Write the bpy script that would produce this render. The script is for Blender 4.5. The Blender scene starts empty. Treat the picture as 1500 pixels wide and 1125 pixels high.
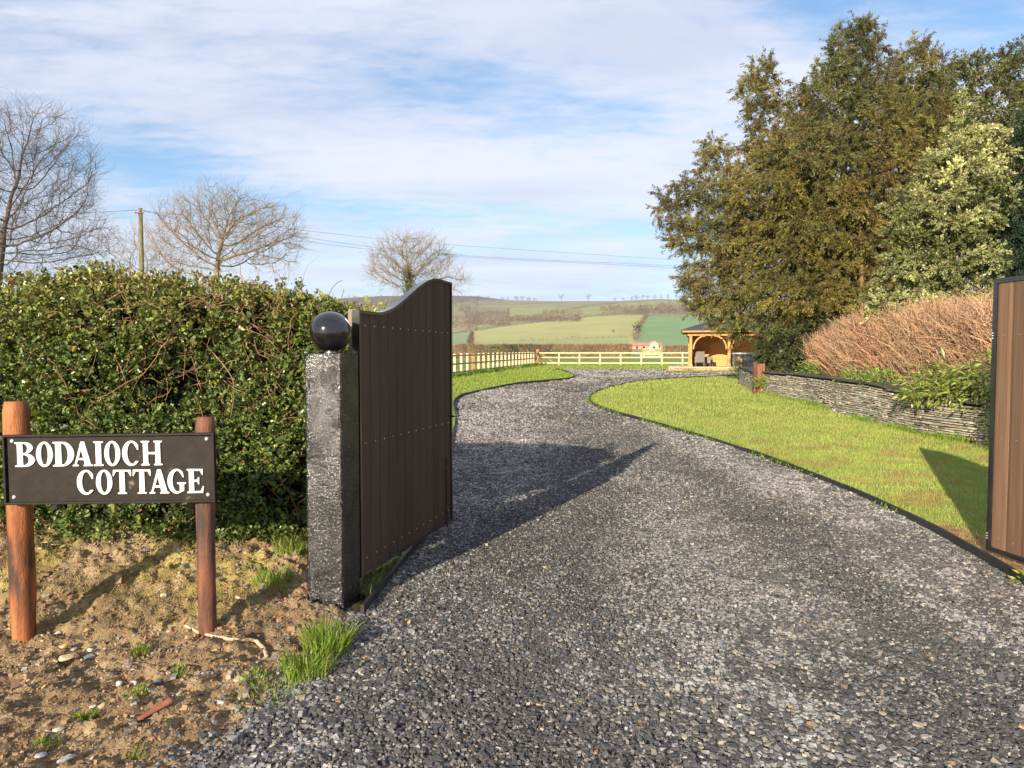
import bpy, math, random
import numpy as np
from mathutils import Vector, Matrix
from mathutils.geometry import delaunay_2d_cdt
random.seed(5)
R = np.random.default_rng(11)
C = bpy.context.scene.collection
SC = bpy.context.scene

# ---------------------------------------------------------------- camera, sky, sun, exposure
PITCH = math.atan(40.5 / 1000)
cd = bpy.data.cameras.new("camera"); cam = bpy.data.objects.new("camera", cd); C.objects.link(cam)
cd.lens = 24; cd.sensor_width = 36; cd.clip_start = .05; cd.clip_end = 9000
cam.location = (0, 0, 1.6); cam.rotation_euler = (math.pi / 2 - PITCH, 0, 0)
SC.camera = cam
SUN_AZ = math.radians(206.8)          # where the sun stands, clockwise from +Y (behind and left of the camera)
SUN_EL = math.radians(17.5)
sl = bpy.data.lights.new("sun", 'SUN'); so = bpy.data.objects.new("sun", sl); C.objects.link(so)
sl.energy = 4.9; sl.angle = math.radians(.5); sl.color = (1, .86, .68)
sdir = Vector((math.sin(SUN_AZ) * math.cos(SUN_EL), math.cos(SUN_AZ) * math.cos(SUN_EL), math.sin(SUN_EL)))
so.rotation_euler = sdir.to_track_quat('Z', 'Y').to_euler(); so.location = (-6, -10, 8)
SC.view_settings.view_transform = 'Standard'; SC.view_settings.look = 'None'
SC.view_settings.exposure = 0.90; SC.view_settings.gamma = 1
SC.cycles.use_denoising = True
SC.cycles.max_bounces = 6; SC.cycles.transparent_max_bounces = 8; SC.cycles.volume_bounces = 0
SC.cycles.sample_clamp_indirect = 4

def build_world():
    w = bpy.data.worlds.new("World"); SC.world = w; w.use_nodes = True
    nt = w.node_tree; N = nt.nodes; L = nt.links; N.clear()
    def m(op, a, b=None, c=None):
        n = N.new('ShaderNodeMath'); n.operation = op
        for i, v in enumerate((a, b, c)):
            if v is None: continue
            if isinstance(v, (int, float)): n.inputs[i].default_value = v
            else: L.new(v, n.inputs[i])
        return n.outputs[0]
    sky = N.new('ShaderNodeTexSky'); sky.sky_type = 'NISHITA'; sky.sun_disc = False
    sky.sun_elevation = SUN_EL; sky.sun_rotation = SUN_AZ; sky.air_density = 1.0; sky.dust_density = .6; sky.ozone_density = 2.0
    tc = N.new('ShaderNodeTexCoord'); sp = N.new('ShaderNodeSeparateXYZ'); L.new(tc.outputs['Generated'], sp.inputs[0])
    X, Y, Z = sp.outputs
    zc = m('ADD', m('MAXIMUM', Z, 0.0), .12)
    u = m('DIVIDE', X, zc); v = m('DIVIDE', Y, zc)
    cb = N.new('ShaderNodeCombineXYZ'); L.new(u, cb.inputs[0]); L.new(v, cb.inputs[1])
    def noise(scale, sx, sy, rot, det=8, rough=.55, dist=0., seed=0.):
        mp = N.new('ShaderNodeMapping'); L.new(cb.outputs[0], mp.inputs[0])
        mp.inputs['Rotation'].default_value = (0, 0, rot); mp.inputs['Scale'].default_value = (sx, sy, 1); mp.inputs['Location'].default_value = (seed, seed * 1.7, 0)
        n = N.new('ShaderNodeTexNoise'); L.new(mp.outputs[0], n.inputs['Vector'])
        n.inputs['Scale'].default_value = scale; n.inputs['Detail'].default_value = det; n.inputs['Roughness'].default_value = rough; n.inputs['Distortion'].default_value = dist
        return n.outputs['Fac']
    big = noise(.35, 1, .55, .5, 6, .6, .6, 3.1)
    mid = noise(1.5, .8, 1.7, -.35, 8, .6, .3, 1.7)
    fine = noise(9, .8, 1.7, -.5, 5, .6, .3, .6)
    d = m('ADD', m('ADD', m('MULTIPLY', big, .7), m('MULTIPLY', mid, .62)), m('MULTIPLY', fine, .52))   # about .78 on average
    # the larger gaps and banks of cloud, placed by direction
    ys = m('MAXIMUM', Y, .05)
    a = m('DIVIDE', X, ys); b = m('DIVIDE', Z, ys)
    for (px, py, rx, ry, ang, amt) in ((660, 130, 190, 55, .25, -.32), (210, 245, 170, 38, .15, -.36), (40, 110, 90, 60, .0, -.03),
                                       (1420, 20, 230, 100, .1, -.42), (1180, 15, 90, 45, .2, -.3), (700, 320, 320, 26, .05, -.16), (930, 160, 130, 45, .1, -.10),
                                       (850, 60, 220, 60, .15, .16), (420, 60, 300, 60, .1, .14), (560, 230, 360, 50, .22, .2), (980, 260, 200, 60, .1, .12),
                                       (380, 130, 180, 45, .3, .0), (1050, 345, 160, 40, 0, -.12), (800, 400, 120, 20, 0, .12)):
        ca, cb_ = (px - 750) / 1000, (522 - py) / 1000
        da = m('SUBTRACT', a, ca); db = m('SUBTRACT', b, cb_)
        c_, s_ = math.cos(ang), math.sin(ang)
        p = m('DIVIDE', m('SUBTRACT', m('MULTIPLY', da, c_), m('MULTIPLY', db, s_)), rx / 1000)
        q = m('DIVIDE', m('ADD', m('MULTIPLY', da, s_), m('MULTIPLY', db, c_)), ry / 1000)
        r2 = m('ADD', m('MULTIPLY', p, p), m('MULTIPLY', q, q))
        g = m('POWER', 2.718, m('MULTIPLY', r2, -1.0))
        g = m('MULTIPLY', g, m('GREATER_THAN', Y, .05))
        d = m('ADD', d, m('MULTIPLY', g, amt * .88))
    mr = N.new('ShaderNodeMapRange'); mr.interpolation_type = 'SMOOTHSTEP'; L.new(d, mr.inputs[0])
    mr.inputs[1].default_value = .52; mr.inputs[2].default_value = 1.04; mr.inputs[3].default_value = .10; mr.inputs[4].default_value = .90
    shade = noise(1.1, .6, 1.8, .2, 6, .55, .4, 5.3)
    cr = N.new('ShaderNodeValToRGB'); L.new(shade, cr.inputs[0])
    cr.color_ramp.elements[0].position = .36; cr.color_ramp.elements[0].color = (.385, .415, .505, 1)
    cr.color_ramp.elements[1].position = .62; cr.color_ramp.elements[1].color = (.495, .505, .565, 1)
    sc = N.new('ShaderNodeVectorMath'); sc.operation = 'SCALE'; L.new(sky.outputs[0], sc.inputs[0]); sc.inputs['Scale'].default_value = .10
    tint = N.new('ShaderNodeVectorMath'); tint.operation = 'MULTIPLY'; L.new(sc.outputs[0], tint.inputs[0]); tint.inputs[1].default_value = (.76, 1.0, 1.12)
    mx = N.new('ShaderNodeMix'); mx.data_type = 'RGBA'; L.new(mr.outputs[0], mx.inputs['Factor']); L.new(tint.outputs[0], mx.inputs['A']); L.new(cr.outputs[0], mx.inputs['B'])
    bg = N.new('ShaderNodeBackground'); L.new(mx.outputs['Result'], bg.inputs[0]); bg.inputs[1].default_value = 1.0
    o = N.new('ShaderNodeOutputWorld'); L.new(bg.outputs[0], o.inputs[0])
build_world()

# ---------------------------------------------------------------- photo geometry -> world
cp, sp_ = math.cos(PITCH), math.sin(PITCH)
def ray(px, py):
    u, v = (px - 750) / 1000, (562.5 - py) / 1000
    return np.array([u, cp + v * sp_, -sp_ + v * cp])
def at(px, py, Y):
    r = ray(px, py); return np.array([r[0] / r[1] * Y, Y, 1.6 + r[2] / r[1] * Y])
def sstep(a, b, x):
    t = np.clip((np.asarray(x, float) - a) / (b - a), 0, 1); return t * t * (3 - 2 * t)
GY = np.array([0, 9, 14, 22, 35, 45, 60, 80, 100.]); GZ = np.array([0, 0, .06, .30, .55, .66, .8, 1.05, 1.4])
def base(y): return np.interp(y, GY, GZ)
def g(x, y): return base(np.asarray(y, float)) + 0 * np.asarray(x, float)
def gh(px, py):
    """ground point under a photo pixel"""
    Y = 5.0
    r = ray(px, py); s = r[2] / r[1]
    lo, hi = .5, 120.
    for _ in range(60):
        Y = (lo + hi) / 2
        if 1.6 + s * Y > base(Y): lo = Y
        else: hi = Y
    return np.array([r[0] / r[1] * Y, Y])
def terr(y): return np.interp(y, [0, 14, 23, 40], [.86, .90, 1.06, 1.2])

# ---------------------------------------------------------------- noise in numpy
_perm = R.random(65536).astype(np.float64)
def vnoise(x, y, z=0.0):
    x, y, z = np.broadcast_arrays(np.asarray(x, float), np.asarray(y, float), np.asarray(z, float))
    xi, yi, zi = np.floor(x).astype(np.int64), np.floor(y).astype(np.int64), np.floor(z).astype(np.int64)
    fx, fy, fz = x - xi, y - yi, z - zi
    fx, fy, fz = fx * fx * (3 - 2 * fx), fy * fy * (3 - 2 * fy), fz * fz * (3 - 2 * fz)
    def h(a, b, c): return _perm[((a * 73856093) ^ (b * 19349663) ^ (c * 83492791)) & 65535]
    def L(a, b, t): return a + (b - a) * t
    r = []
    for dz in (0, 1):
        r.append(L(L(h(xi, yi, zi + dz), h(xi + 1, yi, zi + dz), fx), L(h(xi, yi + 1, zi + dz), h(xi + 1, yi + 1, zi + dz), fx), fy))
    return L(r[0], r[1], fz)
def fbm(x, y, z=0.0, o=4, lac=2.03, gain=.5):
    s = 0; a = 1; t = 0
    for i in range(o):
        s = s + a * vnoise(np.asarray(x) * lac ** i + 17.3 * i, np.asarray(y) * lac ** i + 9.1 * i, np.asarray(z) * lac ** i); t += a; a *= gain
    return s / t

# ---------------------------------------------------------------- materials
def V(c): return (c[0], c[1], c[2], 1)
def mat(name, c1, c2=None, scale=4, rough=.8, bump=0., bscale=60, attr=False, spec=.5, metal=0., stretch=(1, 1, 1),
        transl=0., coat=0., p=(.35, .65), c3=None, detail=8, bdist=.01, rough2=None, back=None):
    m = bpy.data.materials.new(name); m.use_nodes = True; nt = m.node_tree; N = nt.nodes; L = nt.links
    b = N['Principled BSDF']; b.inputs['Roughness'].default_value = rough; b.inputs['Metallic'].default_value = metal
    b.inputs['Specular IOR Level'].default_value = spec; b.inputs['Coat Weight'].default_value = coat; b.inputs['Coat Roughness'].default_value = .12
    c2 = c2 or c1
    tc = N.new('ShaderNodeTexCoord'); mp = N.new('ShaderNodeMapping'); L.new(tc.outputs['Object'], mp.inputs[0]); mp.inputs['Scale'].default_value = stretch
    n = N.new('ShaderNodeTexNoise'); n.inputs['Scale'].default_value = scale; n.inputs['Detail'].default_value = detail; L.new(mp.outputs[0], n.inputs['Vector'])
    n.inputs['Roughness'].default_value = .6
    cr = N.new('ShaderNodeValToRGB'); L.new(n.outputs['Fac'], cr.inputs[0]); e = cr.color_ramp.elements
    e[0].position = p[0]; e[0].color = V(c1); e[1].position = p[1]; e[1].color = V(c2)
    if c3: x = e.new(min(1, p[1] + .12)); x.color = V(c3)
    col = cr.outputs[0]
    if attr:
        a = N.new('ShaderNodeVertexColor'); a.layer_name = 'Col'
        mx = N.new('ShaderNodeMix'); mx.data_type = 'RGBA'; mx.blend_type = 'MULTIPLY'; mx.inputs['Factor'].default_value = 1
        L.new(a.outputs[0], mx.inputs['A']); L.new(col, mx.inputs['B']); col = mx.outputs['Result']
    L.new(col, b.inputs['Base Color'])
    if rough2 is not None:
        r = N.new('ShaderNodeMapRange'); L.new(n.outputs['Fac'], r.inputs[0]); r.inputs[1].default_value = .35; r.inputs[2].default_value = .65
        r.inputs[3].default_value = rough; r.inputs[4].default_value = rough2; L.new(r.outputs[0], b.inputs['Roughness'])
    if bump:
        n2 = N.new('ShaderNodeTexNoise'); n2.inputs['Scale'].default_value = bscale; n2.inputs['Detail'].default_value = 6; L.new(mp.outputs[0], n2.inputs['Vector'])
        bp = N.new('ShaderNodeBump'); bp.inputs['Strength'].default_value = bump; bp.inputs['Distance'].default_value = bdist
        L.new(n2.outputs['Fac'], bp.inputs['Height']); L.new(bp.outputs[0], b.inputs['Normal'])
    if transl:
        t = N.new('ShaderNodeBsdfTranslucent'); L.new(col, t.inputs[0]); ms = N.new('ShaderNodeMixShader'); ms.inputs[0].default_value = transl
        L.new(b.outputs[0], ms.inputs[1]); L.new(t.outputs[0], ms.inputs[2]); L.new(ms.outputs[0], N['Material Output'].inputs[0])
    return m

# ---------------------------------------------------------------- mesh helpers
ORG = {}
def tag(o, label=None, cat=None, group=None, kind=None):
    if label: o['label'] = label
    if cat: o['category'] = cat
    if group: o['group'] = group
    if kind: o['kind'] = kind
    return o
def empty(name, loc, label, cat, group=None):
    o = bpy.data.objects.new(name, None); C.objects.link(o); o.location = tuple(float(v) for v in loc); o.empty_display_size = .1
    ORG[o] = np.array(loc, float); return tag(o, label, cat, group)
def build(name, v, faces, m, parent=None, col=None, smooth=False, org=None):
    """one mesh object from numpy arrays; faces is a list of (n,k) index arrays; vertices come in world coordinates"""
    v = np.asarray(v, float)
    if parent is not None: o0 = ORG[parent]
    elif org is not None: o0 = np.array(org, float)
    else: o0 = np.zeros(3)
    v = v - o0
    me = bpy.data.meshes.new(name)
    if not isinstance(faces, list): faces = [faces]
    faces = [np.asarray(f, np.int32) for f in faces if len(f)]
    me.vertices.add(len(v)); me.vertices.foreach_set('co', v.astype(np.float32).ravel())
    nl = sum(f.size for f in faces); nf = sum(len(f) for f in faces)
    me.loops.add(nl); me.polygons.add(nf)
    me.loops.foreach_set('vertex_index', np.concatenate([f.ravel() for f in faces]))
    tot = np.concatenate([np.full(len(f), f.shape[1], np.int32) for f in faces])
    me.polygons.foreach_set('loop_start', np.concatenate([[0], np.cumsum(tot)[:-1]]).astype(np.int32))
    me.polygons.foreach_set('use_smooth', np.full(nf, bool(smooth)))
    if col is not None:
        a = me.color_attributes.new('Col', 'FLOAT_COLOR', 'POINT'); c = np.ones((len(v), 4), np.float32); c[:, :3] = col; a.data.foreach_set('color', c.ravel())
    me.update(calc_edges=True); me.validate()
    me.materials.append(m)
    o = bpy.data.objects.new(name, me); C.objects.link(o)
    if parent is not None: o.parent = parent; ORG[o] = ORG[parent]
    else: o.location = tuple(o0); ORG[o] = o0
    return o
class MB:
    """collects shapes for one mesh"""
    def __init__(s): s.v = []; s.f = {}; s.n = 0; s.c = []
    def add(s, v, f, c=None):
        v = np.asarray(v, float); s.v.append(v)
        fs = f if isinstance(f, list) else [f]
        for q in fs:
            q = np.asarray(q, np.int64)
            if len(q): s.f.setdefault(q.shape[1], []).append(q + s.n)
        s.n += len(v)
        cc = np.ones((len(v), 3)); cc[:] = c if c is not None else 1; s.c.append(cc)
        return s
    def box(s, lo, hi, c=None, jit=0):
        lo, hi = np.array(lo, float), np.array(hi, float)
        p = np.array([[(lo, hi)[i][0], (lo, hi)[j][1], (lo, hi)[k][2]] for k in (0, 1) for j in (0, 1) for i in (0, 1)])
        if jit: p = p + R.uniform(-jit, jit, p.shape)
        return s.add(p, BOXF, c)
    def beam(s, a, b, w, h, up=(0, 0, 1), c=None):
        a, b = np.array(a, float), np.array(b, float); d = b - a; d /= np.linalg.norm(d); up = np.array(up, float)
        sx = np.cross(d, up); sx /= np.linalg.norm(sx); uz = np.cross(sx, d)
        p = [q + sx * i * w / 2 + uz * j * h / 2 for q in (a, b) for j in (-1, 1) for i in (-1, 1)]
        p = np.array(p)[[0, 1, 4, 5, 2, 3, 6, 7]]
        return s.add(p, BOXF, c)
    def tube(s, pts, rad, k=8, c=None, cap=True):
        pts = np.array(pts, float); n = len(pts); rad = np.broadcast_to(rad, (n,)).astype(float)
        d = np.gradient(pts, axis=0); d /= np.linalg.norm(d, axis=1, keepdims=True) + 1e-9
        ref = np.array([0, 0, 1.]) if abs(d[0][2]) < .9 else np.array([1., 0, 0])
        vs = []
        for i in range(n):
            a = np.cross(ref, d[i]); a /= np.linalg.norm(a) + 1e-9; b = np.cross(d[i], a); ref = ref if i == 0 else ref
            an = np.arange(k) * 2 * math.pi / k
            vs.append(pts[i] + rad[i] * (np.cos(an)[:, None] * a + np.sin(an)[:, None] * b))
        v = np.concatenate(vs); f = []
        for i in range(n - 1):
            for j in range(k): f.append((i * k + j, i * k + (j + 1) % k, (i + 1) * k + (j + 1) % k, (i + 1) * k + j))
        fs = [np.array(f)]
        if cap: fs.append(np.array([list(range(k))[::-1], [(n - 1) * k + j for j in range(k)]]))
        return s.add(v, fs, c)
    def lathe(s, prof, ctr, k=24, c=None):
        ctr = np.array(ctr, float); prof = np.array(prof, float); n = len(prof); an = np.arange(k) * 2 * math.pi / k
        v = np.concatenate([np.stack([r * np.cos(an), r * np.sin(an), np.full(k, z)], 1) for r, z in prof]) + ctr
        f = [(i * k + j, i * k + (j + 1) % k, (i + 1) * k + (j + 1) % k, (i + 1) * k + j) for i in range(n - 1) for j in range(k)]
        return s.add(v, [np.array(f), np.array([list(range(k))[::-1], [(n - 1) * k + j for j in range(k)]])], c)
    def build(s, name, m, parent=None, smooth=False, col=False, org=None):
        return build(name, np.concatenate(s.v), [np.concatenate(q) for q in s.f.values()], m, parent, np.concatenate(s.c) if col else None, smooth, org)
BOXF = np.array([[0, 2, 3, 1], [4, 5, 7, 6], [0, 1, 5, 4], [2, 6, 7, 3], [0, 4, 6, 2], [1, 3, 7, 5]])

def frames(d, roll):
    """matrices whose Y axis is d"""
    d = d / (np.linalg.norm(d, axis=1, keepdims=True) + 1e-9)
    ref = np.where(np.abs(d[:, 2:3]) < .95, np.array([[0, 0, 1.]]), np.array([[1., 0, 0]]))
    x = np.cross(d, ref); x /= np.linalg.norm(x, axis=1, keepdims=True) + 1e-9; z = np.cross(x, d)
    c, s = np.cos(roll)[:, None], np.sin(roll)[:, None]
    X = x * c + z * s; Z = -x * s + z * c
    return np.stack([X, d, Z], 2)
def rnd_dirs(n):
    d = R.normal(size=(n, 3)); return d / np.linalg.norm(d, axis=1, keepdims=True)
def scatter(tv, tf, pos, rot, scl, col=None):
    """many copies of a small shape merged into arrays"""
    N = len(pos); m = len(tv); scl = np.asarray(scl, float)
    if scl.ndim == 1: scl = scl[:, None].repeat(3, 1)
    lv = tv[None] * scl[:, None, :]
    v = np.einsum('nij,nmj->nmi', rot, lv) + pos[:, None, :]
    f = (tf[None] + (np.arange(N) * m)[:, None, None]).reshape(-1, tf.shape[1])
    c = None if col is None else np.repeat(col, m, axis=0)
    return v.reshape(-1, 3), f, c
LEAF_V = np.array([[0, 0, 0], [-.5, .5, .14], [0, 1, 0], [.5, .5, .14]]); LEAF_F = np.array([[0, 2, 1], [0, 3, 2]])
SPINY_V = np.array([[0, 0, 0], [-.42, .22, .1], [-.22, .42, .05], [-.5, .68, .14], [0, 1.05, -.03], [.5, .68, .14], [.22, .42, .05], [.42, .22, .1], [0, .45, -.02]])
SPINY_F = np.array([[0, 8, 1], [1, 8, 2], [2, 8, 3], [3, 8, 4], [4, 8, 5], [5, 8, 6], [6, 8, 7], [7, 8, 0]])
def jitcol(base_, n, v=.25, hue=.08):
    b = np.broadcast_to(np.array(base_, float), (n, 3)); return np.clip(b * (1 + R.normal(0, v, (n, 1))) * (1 + R.normal(0, hue, (n, 3))), .002, .95)

def segs(P0, P1, r0, r1, k):
    """open frusta, vectorised"""
    d = P1 - P0; M = frames(d, np.zeros(len(d))); an = np.arange(k) * 2 * math.pi / k
    ring = np.cos(an)[None, :, None] * M[:, None, :, 0] + np.sin(an)[None, :, None] * M[:, None, :, 2]
    v = np.concatenate([P0[:, None] + ring * r0[:, None, None], P1[:, None] + ring * r1[:, None, None]], 1).reshape(-1, 3)
    j = np.arange(k); q = np.stack([j, (j + 1) % k, k + (j + 1) % k, k + j], 1)
    f = (q[None] + (np.arange(len(d)) * 2 * k)[:, None, None]).reshape(-1, 4)
    return v, f

def inside_poly(x, y, P):
    P = np.asarray(P); x = np.asarray(x); r = np.zeros(x.shape, bool); j = len(P) - 1
    for i in range(len(P)):
        xi, yi = P[i]; xj, yj = P[j]
        c = ((yi > y) != (yj > y)) & (x < (xj - xi) * (y - yi) / (yj - yi + 1e-12) + xi)
        r ^= c; j = i
    return r
def resample(P, step):
    P = np.asarray(P, float); out = [P[0]]
    for a, b in zip(P[:-1], P[1:]):
        n = max(1, int(np.linalg.norm(b - a) / step)); out += [a + (b - a) * (i + 1) / n for i in range(n)]
    return np.array(out)
def smooth_line(P, it=2):
    P = np.asarray(P, float)
    for _ in range(it):
        Q = [P[0]]
        for a, b in zip(P[:-1], P[1:]): Q += [a * .75 + b * .25, a * .25 + b * .75]
        Q.append(P[-1]); P = np.array(Q)
    return P
def seg_dist(x, y, L):
    d = np.full(np.shape(x), 1e9)
    for a, b in zip(L[:-1], L[1:]):
        ab = b - a; t = np.clip(((x - a[0]) * ab[0] + (y - a[1]) * ab[1]) / (ab @ ab + 1e-12), 0, 1)
        d = np.minimum(d, np.hypot(x - a[0] - t * ab[0], y - a[1] - t * ab[1]))
    return d
def sheet(name, poly, zf, m, inner, kind='structure', label=None):
    """a triangulated sheet over a polygon with extra inner points"""
    poly = np.asarray(poly); n = len(poly)
    ins = inner[inside_poly(inner[:, 0], inner[:, 1], poly)] if len(inner) else inner
    pts = [Vector(p) for p in poly] + [Vector(p) for p in ins]
    vs, es, fs, *_ = delaunay_2d_cdt(pts, [(i, (i + 1) % n) for i in range(n)], [list(range(n))], 1, 1e-5)
    v = np.array([(a[0], a[1]) for a in vs]); z = zf(v[:, 0], v[:, 1])
    f = np.array([list(q) for q in fs if len(q) == 3])
    a, b, c = v[f[:, 0]], v[f[:, 1]], v[f[:, 2]]
    cr = (b[:, 0] - a[:, 0]) * (c[:, 1] - a[:, 1]) - (b[:, 1] - a[:, 1]) * (c[:, 0] - a[:, 0]); f[cr < 0] = f[cr < 0][:, ::-1]
    o = build(name, np.column_stack([v, z]), f, m, smooth=True); return tag(o, label, kind=kind)
# ---------------------------------------------------------------- the setting
# edges of the drive, read from the photograph and laid on the ground
LE_near = np.array([(-1.62, 0.4), (-1.42, 1.8), gh(300, 1125), gh(400, 1040), gh(500, 960), (-.93, 4.18)])
LE_mid = np.array([(-.93, 4.18), (-.86, 5.0), (-.80, 5.8), (-.84, 7.6), (-1.02, 11.0), (-1.32, 16)])
LE_far = smooth_line([(-1.32, 16), gh(662, 585), gh(700, 575), gh(760, 562.5), gh(815, 558.5), gh(838, 556), gh(842, 551), gh(828, 545.5), gh(815, 542.0)], 2)
RE = smooth_line([(3.3, .6), (3.25, 2.2), gh(1560, 902), gh(1490, 851), gh(1430, 815), gh(1350, 770), gh(1200, 700), gh(1050, 648), gh(960, 622), gh(900, 606), gh(868, 595), gh(861, 586), gh(870, 577.5), gh(895, 568), gh(940, 559), gh(1010, 554.5), gh(1080, 552.5), (17.5, 34.5), (24, 36)], 2)
UP = np.array([gh(815, 542.0), gh(900, 541.3), gh(975, 542), gh(992, 546), gh(1060, 547), (19, 40.5), (24, 40)])
LEFT = np.concatenate([LE_near, LE_mid[1:], LE_far[1:]])
DRIVE = np.concatenate([[(-1.7, -3.5)], LEFT, UP[1:], RE[::-1], [(3.4, -3.5)]])
def grid(x0, x1, y0, y1, s): 
    gx, gy = np.meshgrid(np.arange(x0, x1, s), np.arange(y0, y1, s)); p = np.column_stack([gx.ravel(), gy.ravel()]); return p + R.uniform(-.2 * s, .2 * s, p.shape)

# --- ground: one sheet running out to the hills
def fieldz(x, y):
    return g(x, y) - .05 - .30 * ((np.asarray(y) < 8.5) & (np.asarray(x) < 0))
def hill_img(px, Y):
    """image height of the hillside seen at distance Y along a bearing; gives a convex slope, then a long shelf and a crest"""
    crest = np.interp(px, [-900, 300, 500, 560, 650, 700, 745, 800, 900, 960, 1030, 1200, 2400], [449, 444, 437, 433.5, 432.5, 434, 439.5, 441, 441, 438, 439.5, 437, 446])
    mid = np.interp(px, [-900, 300, 600, 662, 740, 800, 870, 905, 945, 1030, 1300, 2400], [500, 498, 494, 490, 479, 471.5, 464, 461.5, 461, 463, 464, 480])
    t = [100, 150, 250, 380, 640, 900, 1500, 2300]
    out = np.zeros(np.shape(px))
    ys = [522 + 0 * px, 514 + 0 * px, 505 + 0 * px, mid * .45 + 502 * .55, mid, mid * .62 + crest * .38, mid * .2 + crest * .8, crest]
    lY = np.log(Y); 
    for i in range(7):
        a, b = math.log(t[i]), math.log(t[i + 1]); k = np.clip((lY - a) / (b - a), 0, 1)
        out = np.where((lY >= a), ys[i] * (1 - k) + ys[i + 1] * k, out)
    out = np.where(Y > 2300, crest + (Y - 2300) * .03, out)
    return out
def hz(px, Y):
    r2 = (562.5 - hill_img(px, Y)) / 1000
    z = 1.6 + (-sp_ + r2 * cp) / (cp + r2 * sp_) * Y
    x = (px - 750) / 1000 * Y
    return z + (fbm(x / 160, Y / 160, 3.3, 3) - .5) * 10 * sstep(300, 900, Y) * (1 - sstep(1900, 2200, Y))
def hill_at(px, Y): return np.array([(px - 750) / 1000 * Y * 1.0, Y, float(hz(np.array(float(px)), float(Y)))])
def proj(P):
    P = np.asarray(P, float); dx, dy, dz = P[..., 0], P[..., 1], P[..., 2] - 1.6
    d = dy * cp - dz * sp_; return 750 + 1000 * dx / d, 562.5 - 1000 * (dy * sp_ + dz * cp) / d
def hill_find(px, py):
    Ys = np.exp(np.linspace(math.log(101), math.log(2290), 500)); z = hz(np.full(500, float(px)), Ys)
    P = np.column_stack([(px - 750) / 1000 * Ys, Ys, z]); qy = proj(P)[1]
    k = np.argmax(qy <= py) if (qy <= py).any() else 499
    return P[k]

m_grass = mat('meadow_grass', (.10, .17, .022), (.17, .23, .035), 1.1, .9, .5, 25, c3=(.22, .22, .06), p=(.35, .6), bdist=.03)
gx = np.concatenate([np.linspace(-140, -16, 40), np.linspace(-15, 40, 140), np.linspace(41, 150, 40)]); gy = np.concatenate([np.linspace(-6, 30, 60), np.linspace(31, 100, 100)])
GX, GYY = np.meshgrid(gx, gy); 
def gridfaces(nr, nc):
    i = np.arange(nr - 1)[:, None] * nc + np.arange(nc - 1)[None]; i = i.ravel(); return np.stack([i, i + 1, i + nc + 1, i + nc], 1)
tag(build('ground', np.column_stack([GX.ravel(), GYY.ravel(), fieldz(GX, GYY).ravel()]), gridfaces(*GX.shape), m_grass, smooth=True), kind='structure')

# --- hillside with its fields (field colours belong to the fields themselves)
def hillside():
    pxs = np.concatenate([np.linspace(-1400, 420, 90), np.linspace(430, 1150, 340), np.linspace(1160, 2900, 70)])
    Ys = np.exp(np.linspace(math.log(100), math.log(3300), 420))
    PX, YY = np.meshgrid(pxs, Ys)
    Z = hz(PX, YY); Xw = (PX - 750) / 1000 * YY
    Z[0] = base(100.) - .05
    P = np.stack([Xw, YY, Z], -1); ux, uy = proj(P)
    n1 = fbm(Xw / 60, YY / 60, 1, 4); n2 = fbm(Xw / 15, YY / 25, 5, 3)
    col = np.zeros(P.shape); rough = np.array([.21, .19, .11])
    col[:] = np.where((n1 > .5)[..., None], rough, np.array([.22, .22, .11]))
    def fld(poly, c, edge=0):
        k = inside_poly(ux, uy, np.array(poly)); col[k] = np.array(c)
    # upper fields
    fld([(745, 452), (800, 450), (862, 453), (800, 463), (742, 466)], (.26, .27, .10))
    fld([(800, 464), (845, 452), (880, 447), (960, 441.5), (1060, 441), (1060, 449), (940, 452), (880, 460), (815, 470)], (.25, .255, .11))
    fld([(690, 447), (800, 445), (860, 443), (800, 449), (745, 451)], (.24, .235, .12))
    fld([(1000, 438), (1500, 436), (1500, 452), (1060, 452)], (.25, .26, .11))
    fld([(600, 470), (690, 469), (718, 476), (660, 486), (560, 490)], (.28, .27, .12))
    fld([(520, 446), (610, 444), (640, 452), (560, 458)], (.24, .23, .12))
    # the big pale field and the deep green one
    fld([(560, 498), (662, 490), (740, 478), (800, 471), (870, 463.5), (905, 461), (946, 461.5), (934, 484), (930, 500), (926, 523), (500, 523)], (.34, .33, .12))
    fld([(560, 496), (662, 490), (692, 487), (688, 523), (500, 523)], (.19, .27, .12))
    fld([(688, 500), (800, 497), (920, 492), (926, 523), (688, 523)], (.29, .31, .12))
    fld([(946, 462), (1030, 463.5), (1300, 464), (1500, 470), (1500, 523), (930, 523), (934, 500), (934, 484)], (.165, .27, .105))
    # moor on the far top left
    mk = (sstep(5, -2, uy - (447 - np.maximum(0, ux - 560) * .06 + 6 * (n1 - .5))) * (YY > 1100))[..., None]; col = col * (1 - mk) + np.array([.13, .105, .09]) * mk
    col *= (.88 + .24 * n2)[..., None]
    m = mat('hill_fields', (.92, .92, .92), (1.05, 1.05, 1.0), .02, .95, attr=True)
    o = build('hills', P.reshape(-1, 3), gridfaces(*PX.shape), m, col=col.reshape(-1, 3), smooth=True); tag(o, kind='structure')
hillside()

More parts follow.
